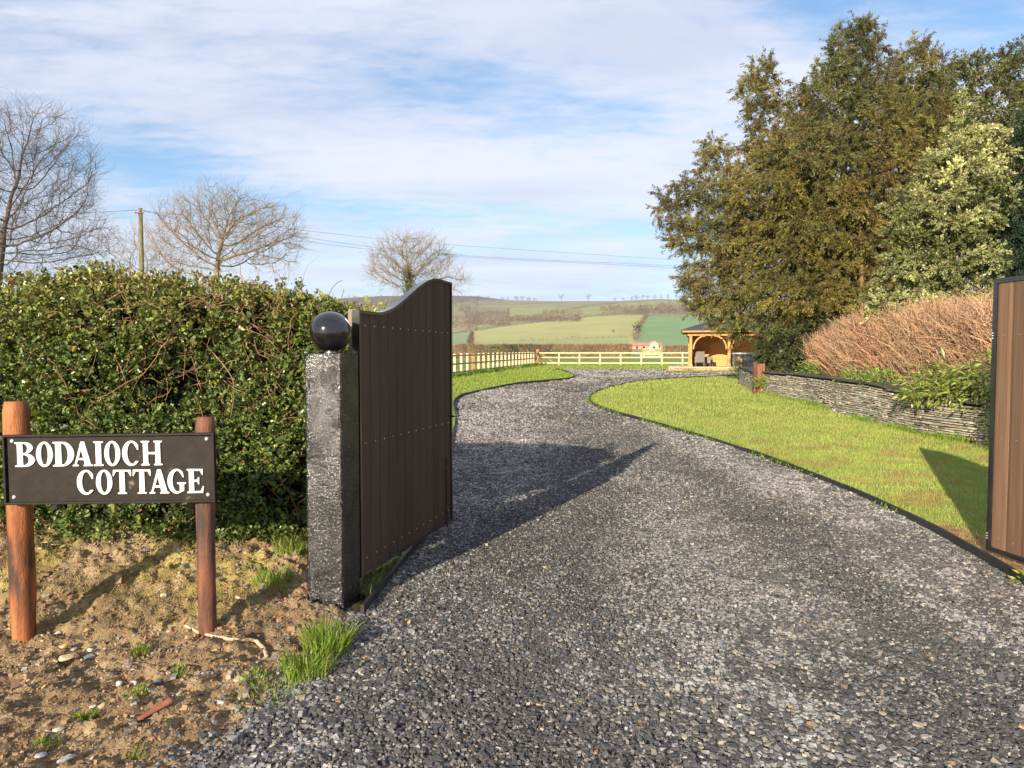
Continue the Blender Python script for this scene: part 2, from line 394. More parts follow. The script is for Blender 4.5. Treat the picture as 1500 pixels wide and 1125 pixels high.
# --- driveway, lawn, verge
TRK = smooth_line([(.1, 0), gh(760, 1100), gh(745, 900), gh(800, 780), gh(870, 700), gh(885, 640), gh(850, 600), gh(830, 575), gh(900, 556), gh(1020, 549)], 2)
TRK2 = smooth_line([(2.0, 0), gh(1400, 1100), gh(1340, 950), gh(1190, 800), gh(1040, 700), gh(930, 640)], 2)
def wear(x, y):
    """1 where wheels have pressed the stones down"""
    a = fbm(x * .55, y * .32, 2.2, 4); t = np.exp(-((seg_dist(x, y, TRK)) / (.42 + .035 * np.minimum(y, 12))) ** 2)
    t2 = np.exp(-((seg_dist(x, y, TRK2)) / .42) ** 2) * .75
    return np.clip(sstep(.5, .66, a) * .55 + t * .85 + t2 - .12, 0, 1)
def drivez(x, y):
    return g(x, y) + (fbm(x * 1.1, y * .8, 0, 3) - .5) * .035 - .018 * wear(x, y)
def m_drive():
    m = bpy.data.materials.new('crushed_slate'); m.use_nodes = True; nt = m.node_tree; N = nt.nodes; L = nt.links; b = N['Principled BSDF']
    tc = N.new('ShaderNodeTexCoord')
    vo = N.new('ShaderNodeTexVoronoi'); vo.inputs['Scale'].default_value = 46; L.new(tc.outputs['Object'], vo.inputs[0])
    v2 = N.new('ShaderNodeTexVoronoi'); v2.inputs['Scale'].default_value = 17; L.new(tc.outputs['Object'], v2.inputs[0])
    hs = N.new('ShaderNodeSeparateColor'); L.new(vo.outputs['Color'], hs.inputs[0]); h2 = N.new('ShaderNodeSeparateColor'); L.new(v2.outputs['Color'], h2.inputs[0])
    ad = N.new('ShaderNodeMath'); ad.operation = 'ADD'; L.new(hs.outputs[0], ad.inputs[0]); L.new(h2.outputs[1], ad.inputs[1])
    cr = N.new('ShaderNodeValToRGB'); hf = N.new('ShaderNodeMath'); hf.operation = 'MULTIPLY'; hf.inputs[1].default_value = .5; L.new(ad.outputs[0], hf.inputs[0]); L.new(hf.outputs[0], cr.inputs[0])
    e = cr.color_ramp.elements; e[0].position = .1; e[0].color = (.035, .036, .040, 1); e[1].position = .95; e[1].color = (.36, .35, .34, 1)
    x = e.new(.55); x.color = (.13, .13, .135, 1)
    a = N.new('ShaderNodeVertexColor'); a.layer_name = 'Col'
    mx = N.new('ShaderNodeMix'); mx.data_type = 'RGBA'; mx.blend_type = 'MULTIPLY'; mx.inputs['Factor'].default_value = 1; L.new(cr.outputs[0], mx.inputs['A']); L.new(a.outputs[0], mx.inputs['B'])
    L.new(mx.outputs['Result'], b.inputs['Base Color']); b.inputs['Roughness'].default_value = .9; b.inputs['Specular IOR Level'].default_value = .15
    bp = N.new('ShaderNodeBump'); bp.inputs['Distance'].default_value = .02; bp.inputs['Strength'].default_value = .9; L.new(vo.outputs['Distance'], bp.inputs['Height']); bp.invert = True; L.new(bp.outputs[0], b.inputs['Normal'])
    return m
inner = np.concatenate([grid(-2, 5, -3, 9, .12), grid(-3, 8, 9, 20, .3), grid(-4, 25, 20, 50, .7)])
drive = sheet('driveway', DRIVE, lambda x, y: drivez(x, y), m_drive(), inner)
vv = np.zeros(len(drive.data.vertices) * 3); drive.data.vertices.foreach_get('co', vv); vv = vv.reshape(-1, 3)
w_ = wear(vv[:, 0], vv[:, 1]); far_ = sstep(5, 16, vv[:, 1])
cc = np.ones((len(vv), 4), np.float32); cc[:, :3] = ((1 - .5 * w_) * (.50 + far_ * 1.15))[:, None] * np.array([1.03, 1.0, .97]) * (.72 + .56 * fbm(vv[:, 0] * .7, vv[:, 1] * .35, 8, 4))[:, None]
a_ = drive.data.color_attributes.new('Col', 'FLOAT_COLOR', 'POINT'); a_.data.foreach_set('color', cc.ravel())

WALL = np.array([(8.35, 5.5), (8.25, 9), gh(1452, 657), gh(1380, 646), gh(1300, 626), gh(1230, 608), gh(1180, 591.5), gh(1108, 577.5)])
WALL[:, 0] = smooth_line(WALL, 0)[:, 0]
LAWN = np.concatenate([RE[3:], [(24, 30), (9.7, 29.5), (8.1, 22.9)], WALL[::-1] + np.array([.12, 0]), [(4.6, 2.4)]])
def lawnz(x, y): return g(x, y) + .035 + (fbm(x * .5, y * .4, 7, 3) - .5) * .05
m_lawn = mat('lawn_turf', (.17, .225, .04), (.22, .27, .055), 1.4, .95, .6, 70, c3=(.27, .27, .08), p=(.38, .62), bdist=.03)
sheet('lawn', LAWN, lawnz, m_lawn, np.concatenate([grid(3, 9, 2, 12, .25), grid(2, 24, 12, 35, .6)]))
VERGE = np.concatenate([LE_mid, LE_far[1:], [(6.5, 61), (2.3, 60.4), (-3.3, 35), (-8.5, 10), (-8.5, 7.0), (-1.5, 6.5)]])
VERGE = np.concatenate([LE_mid[2:], LE_far[1:], UP[1:], [(24, 60.5), (2.3, 60.4), (-3.3, 35), (-8.5, 10), (-1.6, 6.2)]])
def vergez(x, y): return g(x, y) + .03 + (fbm(x * .5, y * .3, 9, 3) - .5) * .06
sheet('grass_verge', VERGE, vergez, m_lawn, np.concatenate([grid(-9, 6, 6, 30, .5), grid(-6, 24, 30, 61, .8)]))
STRIP = np.concatenate([LE_mid[:4], [(-1.15, 7.4), (-1.25, 5), (-1.2, 4.3)]])
m_soil = mat('ochre_soil', (.185, .122, .056), (.36, .25, .128), 7, .95, 1, 90, attr=True, bdist=.016, c3=(.48, .37, .21), p=(.35, .6))
tag(sheet('soil_strip', np.array([(-.99, 4.44), (-.90, 4.42), (-.86, 5.0), (-.80, 5.8), (-.84, 7.4), (-1.3, 7.4), (-1.1, 4.5)]), lambda x, y: g(x, y) + .03 + (fbm(x * 9, y * 9, 2, 3) - .5) * .04, mat('shade_tinted_turf', (.035, .04, .012), (.08, .075, .025), 9, .95, .8, 60), grid(-1.5, -.7, 4, 7.5, .2)))  # turf colour darkened to stand in for shade under the gate

EPS = RE[(RE[:, 1] > 2.6) & (RE[:, 1] < 6.6)]
sheet('soil_strip', np.concatenate([EPS + [.02, 0], EPS[::-1] + np.column_stack([.16 + .30 * np.clip((6.7 - EPS[::-1][:, 1]) / 2.2, 0, 1), 0 * EPS[:, 0]])]), lambda x, y: lawnz(x, y) + .008 + (fbm(x * 9, y * 9, 2, 3) - .5) * .03, mat('orange_soil', (.18, .095, .035), (.34, .19, .075), 9, .95, .9, 60, c3=(.30, .26, .08)), grid(2.5, 5, 2.5, 6.8, .05))
# edging strips along the turf
m_edge = mat('black_edging', (.012, .012, .013), (.028, .027, .027), 8, .55, .3, 50)
def edging(line, label, top=.065, group=None):
    P = resample(line, .25); d = np.gradient(P, axis=0); d /= np.linalg.norm(d, axis=1, keepdims=True); nrm = np.column_stack([-d[:, 1], d[:, 0]])
    z = g(P[:, 0], P[:, 1]); t = .011; wob = (vnoise(P[:, 0] * 1.3, P[:, 1] * 1.3) - .5) * .02
    top = top + np.clip(P[:, 1] - 12, 0, 30) * .0022
    A = np.column_stack([P + nrm * t, z + top + wob]); B = np.column_stack([P - nrm * t, z + top + wob]); A0 = A.copy(); A0[:, 2] = z - .06; B0 = B.copy(); B0[:, 2] = z - .06
    n = len(P); v = np.concatenate([A0, A, B, B0]); i = np.arange(n - 1)
    f = np.concatenate([np.stack([i + k * n, i + 1 + k * n, i + 1 + (k + 1) * n, i + (k + 1) * n], 1) for k in range(3)])
    return tag(build('lawn_edging', v, [f, np.array([[0, n, 2 * n, 3 * n], [n - 1, 4 * n - 1, 3 * n - 1, 2 * n - 1]])], m_edge, org=(P[0][0], P[0][1], z[0])), label, 'edging', 'black edging along the turf')
k0 = 3
edging(RE[5:-2], 'black edging strip curving between the right lawn and gravel', .07)
edging(LE_far[1:], 'black edging strip between the left verge by the rail fence and the gravel', .07)
edging(LE_mid, 'short black edging strip running under the open left gate', .06)

# --- soil bank under the hedge
def soil_in(x, y):
    """signed distance-like value, positive on the soil side of the drive's near left edge"""
    L_ = np.concatenate([[(-1.75, -3)], LE_near])
    ex = np.interp(y, L_[:, 1], L_[:, 0]); ex = np.where(y > 4.18, -1.02, ex)
    return ex - x + (fbm(x * 5, y * 5, 1, 3) - .5) * .12
def bankz(x, y):
    s = soil_in(x, y)
    b = np.interp(x, [-3.2, -1.35], [.33, .20]) * sstep(3.7, 4.95, y) * sstep(.0, .6, s) + .025 * sstep(0, .5, s) - .055 * sstep(4.1, 3.6, y) * sstep(.5, 1.4, s)
    rgh = (fbm(x * 3, y * 3, 4, 4) - .5) * .10 + (fbm(x * 14, y * 14, 2, 4) - .5) * .095 + np.maximum(fbm(x * 34, y * 34, 8, 3) - .5, 0) * .055
    return g(x, y) + b + rgh * sstep(0, .2, s) - .09 * sstep(.0, -.12, s)
def soil():
    x = np.concatenate([np.arange(-9, -4.2, .08), np.arange(-4.2, -.7, .0125)]); y = np.concatenate([np.arange(-3, 2.2, .1), np.arange(2.2, 5.4, .0125), np.arange(5.4, 9, .12)])
    X_, Y_ = np.meshgrid(x, y); Z = bankz(X_, Y_)
    moss = sstep(.46, .58, fbm(X_ * 2.2, Y_ * 2.2, 3, 4)) * sstep(3.7, 4.4, Y_)
    pale = sstep(3.9, 4.5, Y_) * sstep(.36, .56, fbm(X_ * 1.5, Y_ * 1.5, 6, 3))
    dark = sstep(.56, .68, fbm(X_ * 4, Y_ * 4, 12, 3))
    col = np.ones(X_.shape + (3,)) * np.array([.80, .80, .82])
    col = col + pale[..., None] * np.array([.55, .62, .66]); col = col * (1 - dark[..., None] * .4)
    col = col * (1 - moss[..., None] * .75) + moss[..., None] * .75 * np.array([1.05, 1.25, .55])
    f = gridfaces(*X_.shape); s = soil_in(X_, Y_).ravel(); f = f[(s[f] > -.16).any(1)]
    tag(build('soil_bank', np.column_stack([X_.ravel(), Y_.ravel(), Z.ravel()]), f, m_soil, col=col.reshape(-1, 3), smooth=True), kind='structure')
soil()

# --- crushed stone on the drive: real stones
def stone_shape(seed):
    r = np.random.default_rng(seed); p = np.array([[i, j, k] for k in (-1, 1) for j in (-1, 1) for i in (-1, 1)], float)
    p *= r.uniform(.55, 1.15, (8, 3)); return p * .5
def put_stones(parts, x, y, z, size, col, flat=.62):
    n = len(x); k = R.integers(0, 9, n); M = frames(np.column_stack([R.normal(size=n), R.normal(size=n), R.normal(size=n) * .5]), R.uniform(0, 6.28, n))
    tilt = frames(rnd_dirs(n), R.uniform(0, 6.28, n))
    for q in range(9):
        s = k == q
        if not s.any(): continue
        scl = size[s][:, None] * R.uniform(.6, 1.25, (s.sum(), 3)) * np.array([1, 1.15, flat])
        yaw = R.uniform(0, 6.28, s.sum()); lean = R.normal(0, .38, s.sum())
        c, si = np.cos(yaw), np.sin(yaw); Mz = np.zeros((s.sum(), 3, 3)); Mz[:, 0, 0] = c; Mz[:, 0, 1] = -si; Mz[:, 1, 0] = si; Mz[:, 1, 1] = c; Mz[:, 2, 2] = 1
        cl, sl_ = np.cos(lean), np.sin(lean); Mx = np.zeros_like(Mz); Mx[:, 0, 0] = 1; Mx[:, 1, 1] = cl; Mx[:, 1, 2] = -sl_; Mx[:, 2, 1] = sl_; Mx[:, 2, 2] = cl
        a, b, c_ = scatter(stone_shape(q), BOXF, np.column_stack([x[s], y[s], z[s]]), Mz @ Mx, scl, col[s])
        parts.add(a, b, c_)
def gravel():
    parts = MB(); 
    for (y0, y1, dens, size) in ((1.9, 4.2, 8200, .0122), (4.2, 6.5, 7800, .0118), (6.5, 10, 4600, .0137), (10, 15, 2100, .0180), (15, 24, 620, .028), (24, 36, 230, .038), (36, 50, 110, .050)):
        A = 5.2 + y1 * .9; n = int((y1 - y0) * A * dens); x = R.uniform(-2.2 if y1 < 11 else (-2.6 if y1 < 30 else -2), -2.2 + A, n); y = R.uniform(y0, y1, n)
        if y1 <= 4.3: k = soil_in(x, y) < .1 * R.random(n) ** 3 + (-.005)
        else: k = np.ones(n, bool)
        k &= inside_poly(x, y, DRIVE) | ((y < 4.2) & (x < 0) & (x > -2.3)); k &= np.abs(x) < .80 * y + .6
        x, y = x[k], y[k]; w = wear(x, y)
        if y1 > 4.3: k = R.random(len(x)) > .12 * w; x, y, w = x[k], y[k], w[k]
        n = len(x); s = size * R.lognormal(0, .26, n) * (1 - .28 * w)
        tone = fbm(x * 1.2, y * 1.2, 5, 3)
        pl = sstep(.40, .62, fbm(x * .9, y * .6, 31, 3) * .45 + fbm(x * 8, y * 6.5, 17, 3) * .55); pale_stone = R.random(n) < (pl * .58 + .13 + .16 * sstep(8, 18, y)) * (1 - .70 * w)  # random pick of the pale grey stones
        bri = .062 + .055 * R.random(n) + np.where(pale_stone, .12 + .12 * R.random(n), 0) + .05 * (tone - .5)
        bri = bri * (1 - .22 * w)
        bri = np.where(R.random(n) < .12, bri * .5, bri); bri = np.where(R.random(n) < .006, .38, bri)
        col = bri[:, None] * (np.array([1.0, .965, .92]) + R.normal(0, .03, (n, 3)))
        rust = R.random(n) < .004; col[rust] = np.array([.36, .2, .08])
        tan = R.random(n) < .07; col[tan] = (np.array([.34, .29, .22]) * R.uniform(.6, 1.1, (n, 1)))[tan]
        z = drivez(x, y) + s * (.18 + .42 * R.random(n) * (1 - .5 * w))
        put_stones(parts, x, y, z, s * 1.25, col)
    # spill onto the soil
    n = 900; y = R.uniform(2.3, 4.3, n); x = np.interp(y, LE_near[:, 1], LE_near[:, 0]) - R.exponential(.10, n)
    put_stones(parts, x, y, bankz(x, y) + .005, .016 * R.lognormal(0, .25, n), jitcol((.17, .17, .17), n, .3, .03))
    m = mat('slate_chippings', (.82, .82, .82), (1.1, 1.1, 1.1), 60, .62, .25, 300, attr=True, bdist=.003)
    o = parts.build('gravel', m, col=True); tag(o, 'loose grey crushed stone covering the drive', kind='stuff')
gravel()

# --- small stones and clods on the bank
def pebbles():
    parts = MB(); n = 12000
    x = R.uniform(-4.4, -.9, n); y = R.uniform(2.3, 5.0, n); k = soil_in(x, y) > .02; x, y = x[k], y[k]; n = len(x)
    dens = fbm(x * 2.5, y * 2.5, 21, 3); k = R.random(n) < sstep(.42, .66, dens) * .6 + .06; x, y = x[k], y[k]; n = len(x)
    s = .0075 * R.lognormal(0, .5, n); col = jitcol((.21, .20, .185), n, .4, .05); q = R.random(n) < .3; col[q] = jitcol((.42, .33, .22), q.sum(), .2, .05)
    put_stones(parts, x, y, bankz(x, y) + s * .25, s * 1.3, col, .5)
    n = 30000; x = R.uniform(-4.6, -.9, n); y = R.uniform(2.2, 5.0, n); k = soil_in(x, y) > .03; x, y = x[k], y[k]; n = len(x)
    s = .0046 * R.lognormal(0, .55, n); put_stones(parts, x, y, bankz(x, y) + s * .15, s * 1.5, jitcol((.24, .15, .078), n, .25, .05), .85)
    m = mat('pebble_stone', (.85, .85, .85), (1.1, 1.1, 1.1), 50, .85, .4, 200, attr=True, bdist=.003)
    tag(parts.build('pebbles', m, col=True), 'small stones and clods strewn over the soil bank', kind='stuff')
pebbles()

# --- turf blades
m_blade = mat('grass_blade', (.9, .9, .9), (1.1, 1.1, 1.0), 3, .6, attr=True, transl=.35, spec=.3)
def blades(x, y, z, h, w, col, lean=.35):
    n = len(x); a = R.uniform(0, 6.28, n); dx, dy = np.cos(a), np.sin(a); l = R.normal(0, lean, (n, 2)) * h[:, None]
    b0 = np.column_stack([x - dx * w, y - dy * w, z]); b1 = np.column_stack([x + dx * w, y + dy * w, z])
    m0 = np.column_stack([x + l[:, 0] * .35 - dx * w * .7, y + l[:, 1] * .35 - dy * w * .7, z + h * .58]); m1 = m0 + np.column_stack([2 * dx * w * .7, 2 * dy * w * .7, 0 * w])
    t = np.column_stack([x + l[:, 0], y + l[:, 1], z + h * (1 - .25 * R.random(n))])
    v = np.stack([b0, b1, m1, m0, t], 1).reshape(-1, 3); i = (np.arange(n) * 5)[:, None]
    return v, [i + np.array([[0, 1, 2, 3]]), i + np.array([[3, 2, 4]])], np.repeat(col, 5, axis=0)
def turf():
    b = MB(); rust_c = np.array([.36, .25, .09])
    for (y0, y1, dens, h, w) in ((4.0, 7.5, 5200, .040, .0022), (7.5, 11, 2600, .045, .003), (11, 16, 1100, .05, .0045), (16, 24, 420, .06, .008), (24, 37, 130, .07, .015)):
        n = int((y1 - y0) * 22 * dens); x = R.uniform(2, 24, n); y = R.uniform(y0, y1, n); k = inside_poly(x, y, LAWN) & (np.abs(x) < .79 * y + .3); x, y = x[k], y[k]; n = len(x)
        p = fbm(x * .9, y * .9, 3, 4); q = fbm(x * 3.5, y * 3.5, 13, 3)
        c = np.array([.24, .315, .062]) * (1 - p[:, None]) + np.array([.40, .425, .115]) * p[:, None]
        c = c * (.86 + .30 * fbm(x * .35, y * .25, 41, 3))[:, None]; r = sstep(.54, .68, q) * (1 - sstep(10, 22, y)) * .8; c = c * (1 - r[:, None]) + rust_c * r[:, None]
        k = (R.random(n) > r * .4) & ~((y < 6.2) & (seg_dist(x, y, RE[3:30]) < .34 + .25 * (p - .5)) & (R.random(n) < .93)); x, y, c = x[k], y[k], c[k]; n = len(x)
        c = c * (1 + R.normal(0, .20 if y1 < 9 else .10, (n, 1))) * (1 + R.normal(0, .05, (n, 3)))
        b.add(*blades(x, y, lawnz(x, y) - .004, h * R.lognormal(0, .3, n), np.full(n, w), np.clip(c, .01, 1)))
    for (y0, y1, dens, h, w) in ((12, 24, 300, .06, .010), (24, 40, 130, .07, .015), (40, 60, 45, .08, .024)):
        n = int((y1 - y0) * 30 * dens); x = R.uniform(-9, 21, n); y = R.uniform(y0, y1, n); k = inside_poly(x, y, VERGE) & (x > -.16 * y - .5); x, y = x[k], y[k]; n = len(x)
        c = np.array([.24, .31, .05]) * (1 + R.normal(0, .2, (n, 1))) * (1 + R.normal(0, .07, (n, 3)))
        b.add(*blades(x, y, vergez(x, y) - .004, h * R.lognormal(0, .3, n), np.full(n, w), np.clip(c, .01, 1)))
    # longer grass along the foot of the stone wall and the rail fence
    for L_, off, n, h in ((WALL, -.08, 5000, .10), (np.array([(-3.1, 35), (2.3, 60)]), .3, 5000, .16), (RE[(RE[:, 1] > 6.8) & (RE[:, 1] < 25)], .035, 2600, .04)):
        i = R.integers(0, len(L_) - 1, n); t = R.random(n)[:, None]; P = L_[i] * (1 - t) + L_[i + 1] * t + R.normal(0, .07 + .18 * (off > .2), (n, 2)) + np.array([off, 0])
        k = fbm(P[:, 0] * 1.2, P[:, 1] * .6, 2, 2) > .45; P = P[k]; n = len(P)
        b.add(*blades(P[:, 0], P[:, 1], lawnz(P[:, 0], P[:, 1]), h * R.lognormal(0, .4, n), np.full(n, .003 + .00025 * P[:, 1].mean()), jitcol((.17, .27, .03), n, .25, .1)))
    n = 2600; x = R.uniform(-1.25, -.8, n); y = R.uniform(4.4, 7.2, n); k = x < np.interp(y, LE_mid[:, 1], LE_mid[:, 0]) - .01; x, y = x[k], y[k]; n = len(x)
    b.add(*blades(x, y, g(x, y) + .02, .06 * R.lognormal(0, .5, n), np.full(n, .002), jitcol((.16, .20, .04), n, .4, .12), .6))
    i = R.integers(0, len(EPS) - 1, 900); P = EPS[i] + R.normal(0, .05, (900, 2)) + np.column_stack([.12 + .2 * R.random(900), 0 * i]); b.add(*blades(P[:, 0], P[:, 1], lawnz(P[:, 0], P[:, 1]), .05 * R.lognormal(0, .5, 900), np.full(900, .002), jitcol((.42, .32, .12), 900, .3, .12), 1.2))
    v = b.build('grass', m_blade, col=True); tag(v, 'short mown turf blades on the lawn and verge', kind='stuff')
turf()
# terrace of earth held up by the stone wall
TERR = np.concatenate([WALL + np.array([.35, 0]), [(9.7, 29), (40, 33), (40, 5)]])
sheet('terrace_ground', TERR, lambda x, y: terr(y) + (fbm(x, y, 2, 3) - .5) * .12 + .35 * sstep(10, 16, x), mat('terrace_soil', (.05, .045, .02), (.12, .11, .04), 5, .95, .8, 40), grid(8, 20, 5, 32, .5))
# ---------------------------------------------------------------- sign
m_orange = mat('rusty_stained_wood', (.050, .022, .013), (.30, .095, .028), 2.6, .7, .7, 45, stretch=(4, 4, .8), c3=(.42, .15, .045), p=(.36, .52), bdist=.006)
m_dark_wood = mat('weathered_red_wood', (.045, .028, .022), (.19, .07, .035), 2.6, .7, .7, 50, stretch=(5, 5, .7), c3=(.34, .11, .04), p=(.38, .56), bdist=.006)
m_iron = mat('black_painted_iron', (.014, .011, .009), (.024, .018, .014), 14, .55, .35, 30, c3=(.20, .17, .14), p=(.4, .64), bdist=.003, spec=.18)
m_letter = mat('white_letter_paint', (.80, .77, .72), (.86, .84, .80), 20, .5, .1, 80)
m_steel = mat('zinc_screw', (.45, .45, .44), (.65, .65, .63), 30, .35, metal=.9)
def post_mesh(b, x, y, z0, z1, r, lx=0, ly=0, rough=.004):
    n = 26; pts = []; rad = []
    for i in range(n):
        t = i / (n - 1); z = z0 + (z1 - z0) * t; pts.append((x + lx * t, y + ly * t, z)); rad.append(r * (1 + .05 * math.sin(3 * t + x * 5) + R.normal(0, .012)))
    rad[-1] = r * .93; b.tube(pts, rad, 20)
    v = b.v[-1]; v[:, :2] += (vnoise(v[:, 0] * 30, v[:, 1] * 30, v[:, 2] * 3)[:, None] - .5) * rough * 2
    return b
SY = 3.72
a0 = at(10, 637, SY); a1 = at(319, 633.5, SY + .03); b0 = at(10, 739, SY); b1 = at(318, 735, SY + .03)
root = empty('name_sign', (-2.2, SY, float(bankz(-2.2, SY))), 'black name board with raised white letters on two rusty round posts', 'sign')
pl = at(30, 950, SY + .05); 
pb = MB(); post_mesh(pb, at(37, 950, SY + .1)[0], SY + .1, float(bankz(pl[0], SY)) - .15, at(24, 588, SY + .1)[2], .0605, lx=-.012); pb.build('post', m_orange, root, True)['label'] = 'thicker bright orange left post'
pb = MB(); post_mesh(pb, at(303, 925, SY + .1)[0], SY + .1, float(bankz(-1.65, SY)) - .15, at(307, 611, SY + .1)[2], .052, lx=.012); pb.build('post', m_dark_wood, root, True)['label'] = 'thinner darker right post'
P0 = (a0 + b0) / 2; P1 = (a1 + b1) / 2; ux_ = (P1 - P0); BW = np.linalg.norm(ux_); ux_ /= BW
BH = (a0[2] - b0[2] + a1[2] - b1[2]) / 2; uz_ = np.cross(np.cross(ux_, (0, 0, 1.)), ux_); uz_ /= np.linalg.norm(uz_); un_ = np.cross(ux_, uz_)   # un_ points to the viewer (-Y)
BO = (b0 + P0 - P0) * 1.0
def bl(x, z, n): return BO + ux_ * x + uz_ * z + un_ * n
def bbox(b, x0, x1, z0, z1, n0, n1): return b.add([bl(x, z, n) for z in (z0, z1) for n in (n0, n1) for x in (x0, x1)], BOXF)
bb = MB(); bbox(bb, .01, BW - .01, .01, BH - .01, -.006, .006); board = bb.build('board', m_iron, root)
fr = MB(); e = .013; bbox(fr, 0, BW, 0, e, -.008, .022); bbox(fr, 0, BW, BH - e, BH, -.008, .022); bbox(fr, 0, e, e, BH - e, -.008, .022); bbox(fr, BW - e, BW, e, BH - e, -.008, .022)
fo = fr.build('rim', m_iron, root); bv = fo.modifiers.new('b', 'BEVEL'); bv.width = .003; bv.segments = 2
for x, z in ((.045, BH - .035), (BW - .045, BH - .035), (.045, .04), (BW - .045, .04)):
    s_ = MB(); c_ = bl(x, z, .006); an = np.linspace(0, 2 * math.pi, 13)[:-1]
    for r_, n_ in ((.0125, .0), (.012, .002), (.007, .005)): pass
    ring = lambda r_, n_: [c_ + (ux_ * math.cos(t) + uz_ * math.sin(t)) * r_ + un_ * n_ for t in an]
    v = np.array(ring(.0125, 0) + ring(.0115, .003) + ring(.006, .006)); f = [(i * 12 + j, i * 12 + (j + 1) % 12, i * 12 + 12 + (j + 1) % 12, i * 12 + 12 + j) for i in range(2) for j in range(12)]
    s_.add(v, [np.array(f), np.array([list(range(24, 36))])]); s_.build('screw', m_steel, root)

def arc(cx, cy, rx, ry, a0, a1, n=22):
    return [(cx + rx * math.cos(math.radians(a0 + (a1 - a0) * i / n)), cy + ry * math.sin(math.radians(a0 + (a1 - a0) * i / n))) for i in range(n + 1)]
S = .05
def serif_l(x0, x1, y0, y1, s=.1):   # outer contour points of a stem with slab serifs, counterclockwise
    return [(x0 - s, y0), (x1 + s, y0), (x1 + s, y0 + S), (x1, y0 + S + .03), (x1, y1 - S - .03), (x1 + s, y1 - S), (x1 + s, y1), (x0 - s, y1), (x0 - s, y1 - S), (x0, y1 - S - .03), (x0, y0 + S + .03), (x0 - s, y0 + S)]
GL = {
 'I': [[(0, 0), (1, 0), (1, S), (.78, .08), (.78, .92), (1, 1 - S), (1, 1), (0, 1), (0, 1 - S), (.22, .92), (.22, .08), (0, S)]],
 'O': [arc(.5, .5, .5, .515, 0, 360, 44)[:-1], arc(.5, .5, .21, .43, 0, 360, 44)[:-1]],
 'D': [[(0, 0), (.45, 0)] + arc(.45, .5, .55, .5, -90, 90, 26)[1:] + [(0, 1), (0, 1 - S), (.12, .92), (.12, .08), (0, S)],
       [(.40, .07)] + arc(.44, .5, .27, .43, -90, 90, 22) + [(.40, .93)]],
 'B': [[(0, 0), (.5, 0)] + arc(.5, .27, .5, .27, -90, 78, 18)[1:] + arc(.5, .77, .42, .23, -60, 90, 16) + [(0, 1), (0, 1 - S), (.12, .92), (.12, .08), (0, S)],
       [(.40, .07)] + arc(.46, .275, .24, .205, -90, 90, 14) + [(.40, .48)],
       [(.40, .555)] + arc(.44, .745, .20, .19, -90, 90, 14) + [(.40, .935)]],
 'A': [[(0, 0), (.30, 0), (.30, S), (.20, .08), (.265, .25), (.56, .25), (.60, .08), (.54, S), (.54, 0), (1, 0), (1, S), (.90, .08), (.60, 1), (.42, 1), (.10, .08), (0, S)],
       [(.295, .33), (.535, .33), (.43, .70)]],
 'H': [[(0, 0), (.40, 0), (.40, S), (.33, .08), (.33, .455), (.67, .455), (.67, .08), (.60, S), (.60, 0), (1, 0), (1, S), (.90, .08), (.90, .92), (1, 1 - S), (1, 1), (.60, 1), (.60, 1 - S), (.67, .92), (.67, .54), (.33, .54),
        (.33, .92), (.40, 1 - S), (.40, 1), (0, 1), (0, 1 - S), (.10, .92), (.10, .08), (0, S)]],
 'T': [[(.25, 0), (.75, 0), (.75, S), (.64, .08), (.64, .93), (.82, .93), (.95, .74), (1, .74), (.98, 1), (.02, 1), (0, .74), (.05, .74), (.18, .93), (.36, .93), (.36, .08), (.25, S)]],
 'C': [arc(.52, .5, .52, .515, 40, 322, 36) + arc(.56, .5, .27, .43, 312, 62, 30) + [(.86, .64), (.93, .64)]],
 'G': [arc(.50, .5, .50, .515, 48, 300, 34) + [(.90, .10), (.90, .36), (1.0, .40), (1.0, .45), (.52, .45), (.52, .40), (.66, .36), (.66, .12)] + arc(.54, .5, .27, .43, 290, 62, 28) + [(.84, .66), (.90, .66)]],
 'E': [[(0, 0), (.95, 0), (1, .28), (.94, .28), (.80, .08), (.42, .08), (.42, .47), (.60, .47), (.68, .36), (.73, .36), (.73, .66), (.68, .66), (.60, .55), (.42, .55), (.42, .92), (.78, .92), (.90, .76), (.96, .76), (.95, 1), (0, 1), (0, 1 - S), (.12, .92), (.12, .08), (0, S)]],
}
def letter(ch, x0, x1, z0, z1):
    cu = bpy.data.curves.new('letter', 'CURVE'); cu.dimensions = '2D'; cu.fill_mode = 'BOTH'; cu.extrude = .004; cu.bevel_depth = .0012; cu.bevel_resolution = 1; cu.offset = -.0014
    for con in GL[ch]:
        sp = cu.splines.new('POLY'); sp.points.add(len(con) - 1); sp.use_cyclic_u = True
        for i, (a, b) in enumerate(con): sp.points[i].co = (x0 + a * (x1 - x0), z0 + b * (z1 - z0), 0, 1)
    t = bpy.data.objects.new('tmp', cu); C.objects.link(t); bpy.context.view_layer.update()
    me = bpy.data.meshes.new_from_object(t.evaluated_get(bpy.context.evaluated_depsgraph_get())); bpy.data.objects.remove(t)
    M = Matrix(((ux_[0], uz_[0], un_[0], BO[0] + un_[0] * .009 - ORG[root][0]), (ux_[1], uz_[1], un_[1], BO[1] + un_[1] * .009 - ORG[root][1]), (ux_[2], uz_[2], un_[2], BO[2] + un_[2] * .009 - ORG[root][2]), (0, 0, 0, 1)))
    me.transform(M); me.materials.clear(); me.materials.append(m_letter); o = bpy.data.objects.new('letter', me); C.objects.link(o); o.parent = board; ORG[o] = ORG[root]
u = BW / 1374; zt = lambda q: BH - (q - 200) * BH / 450
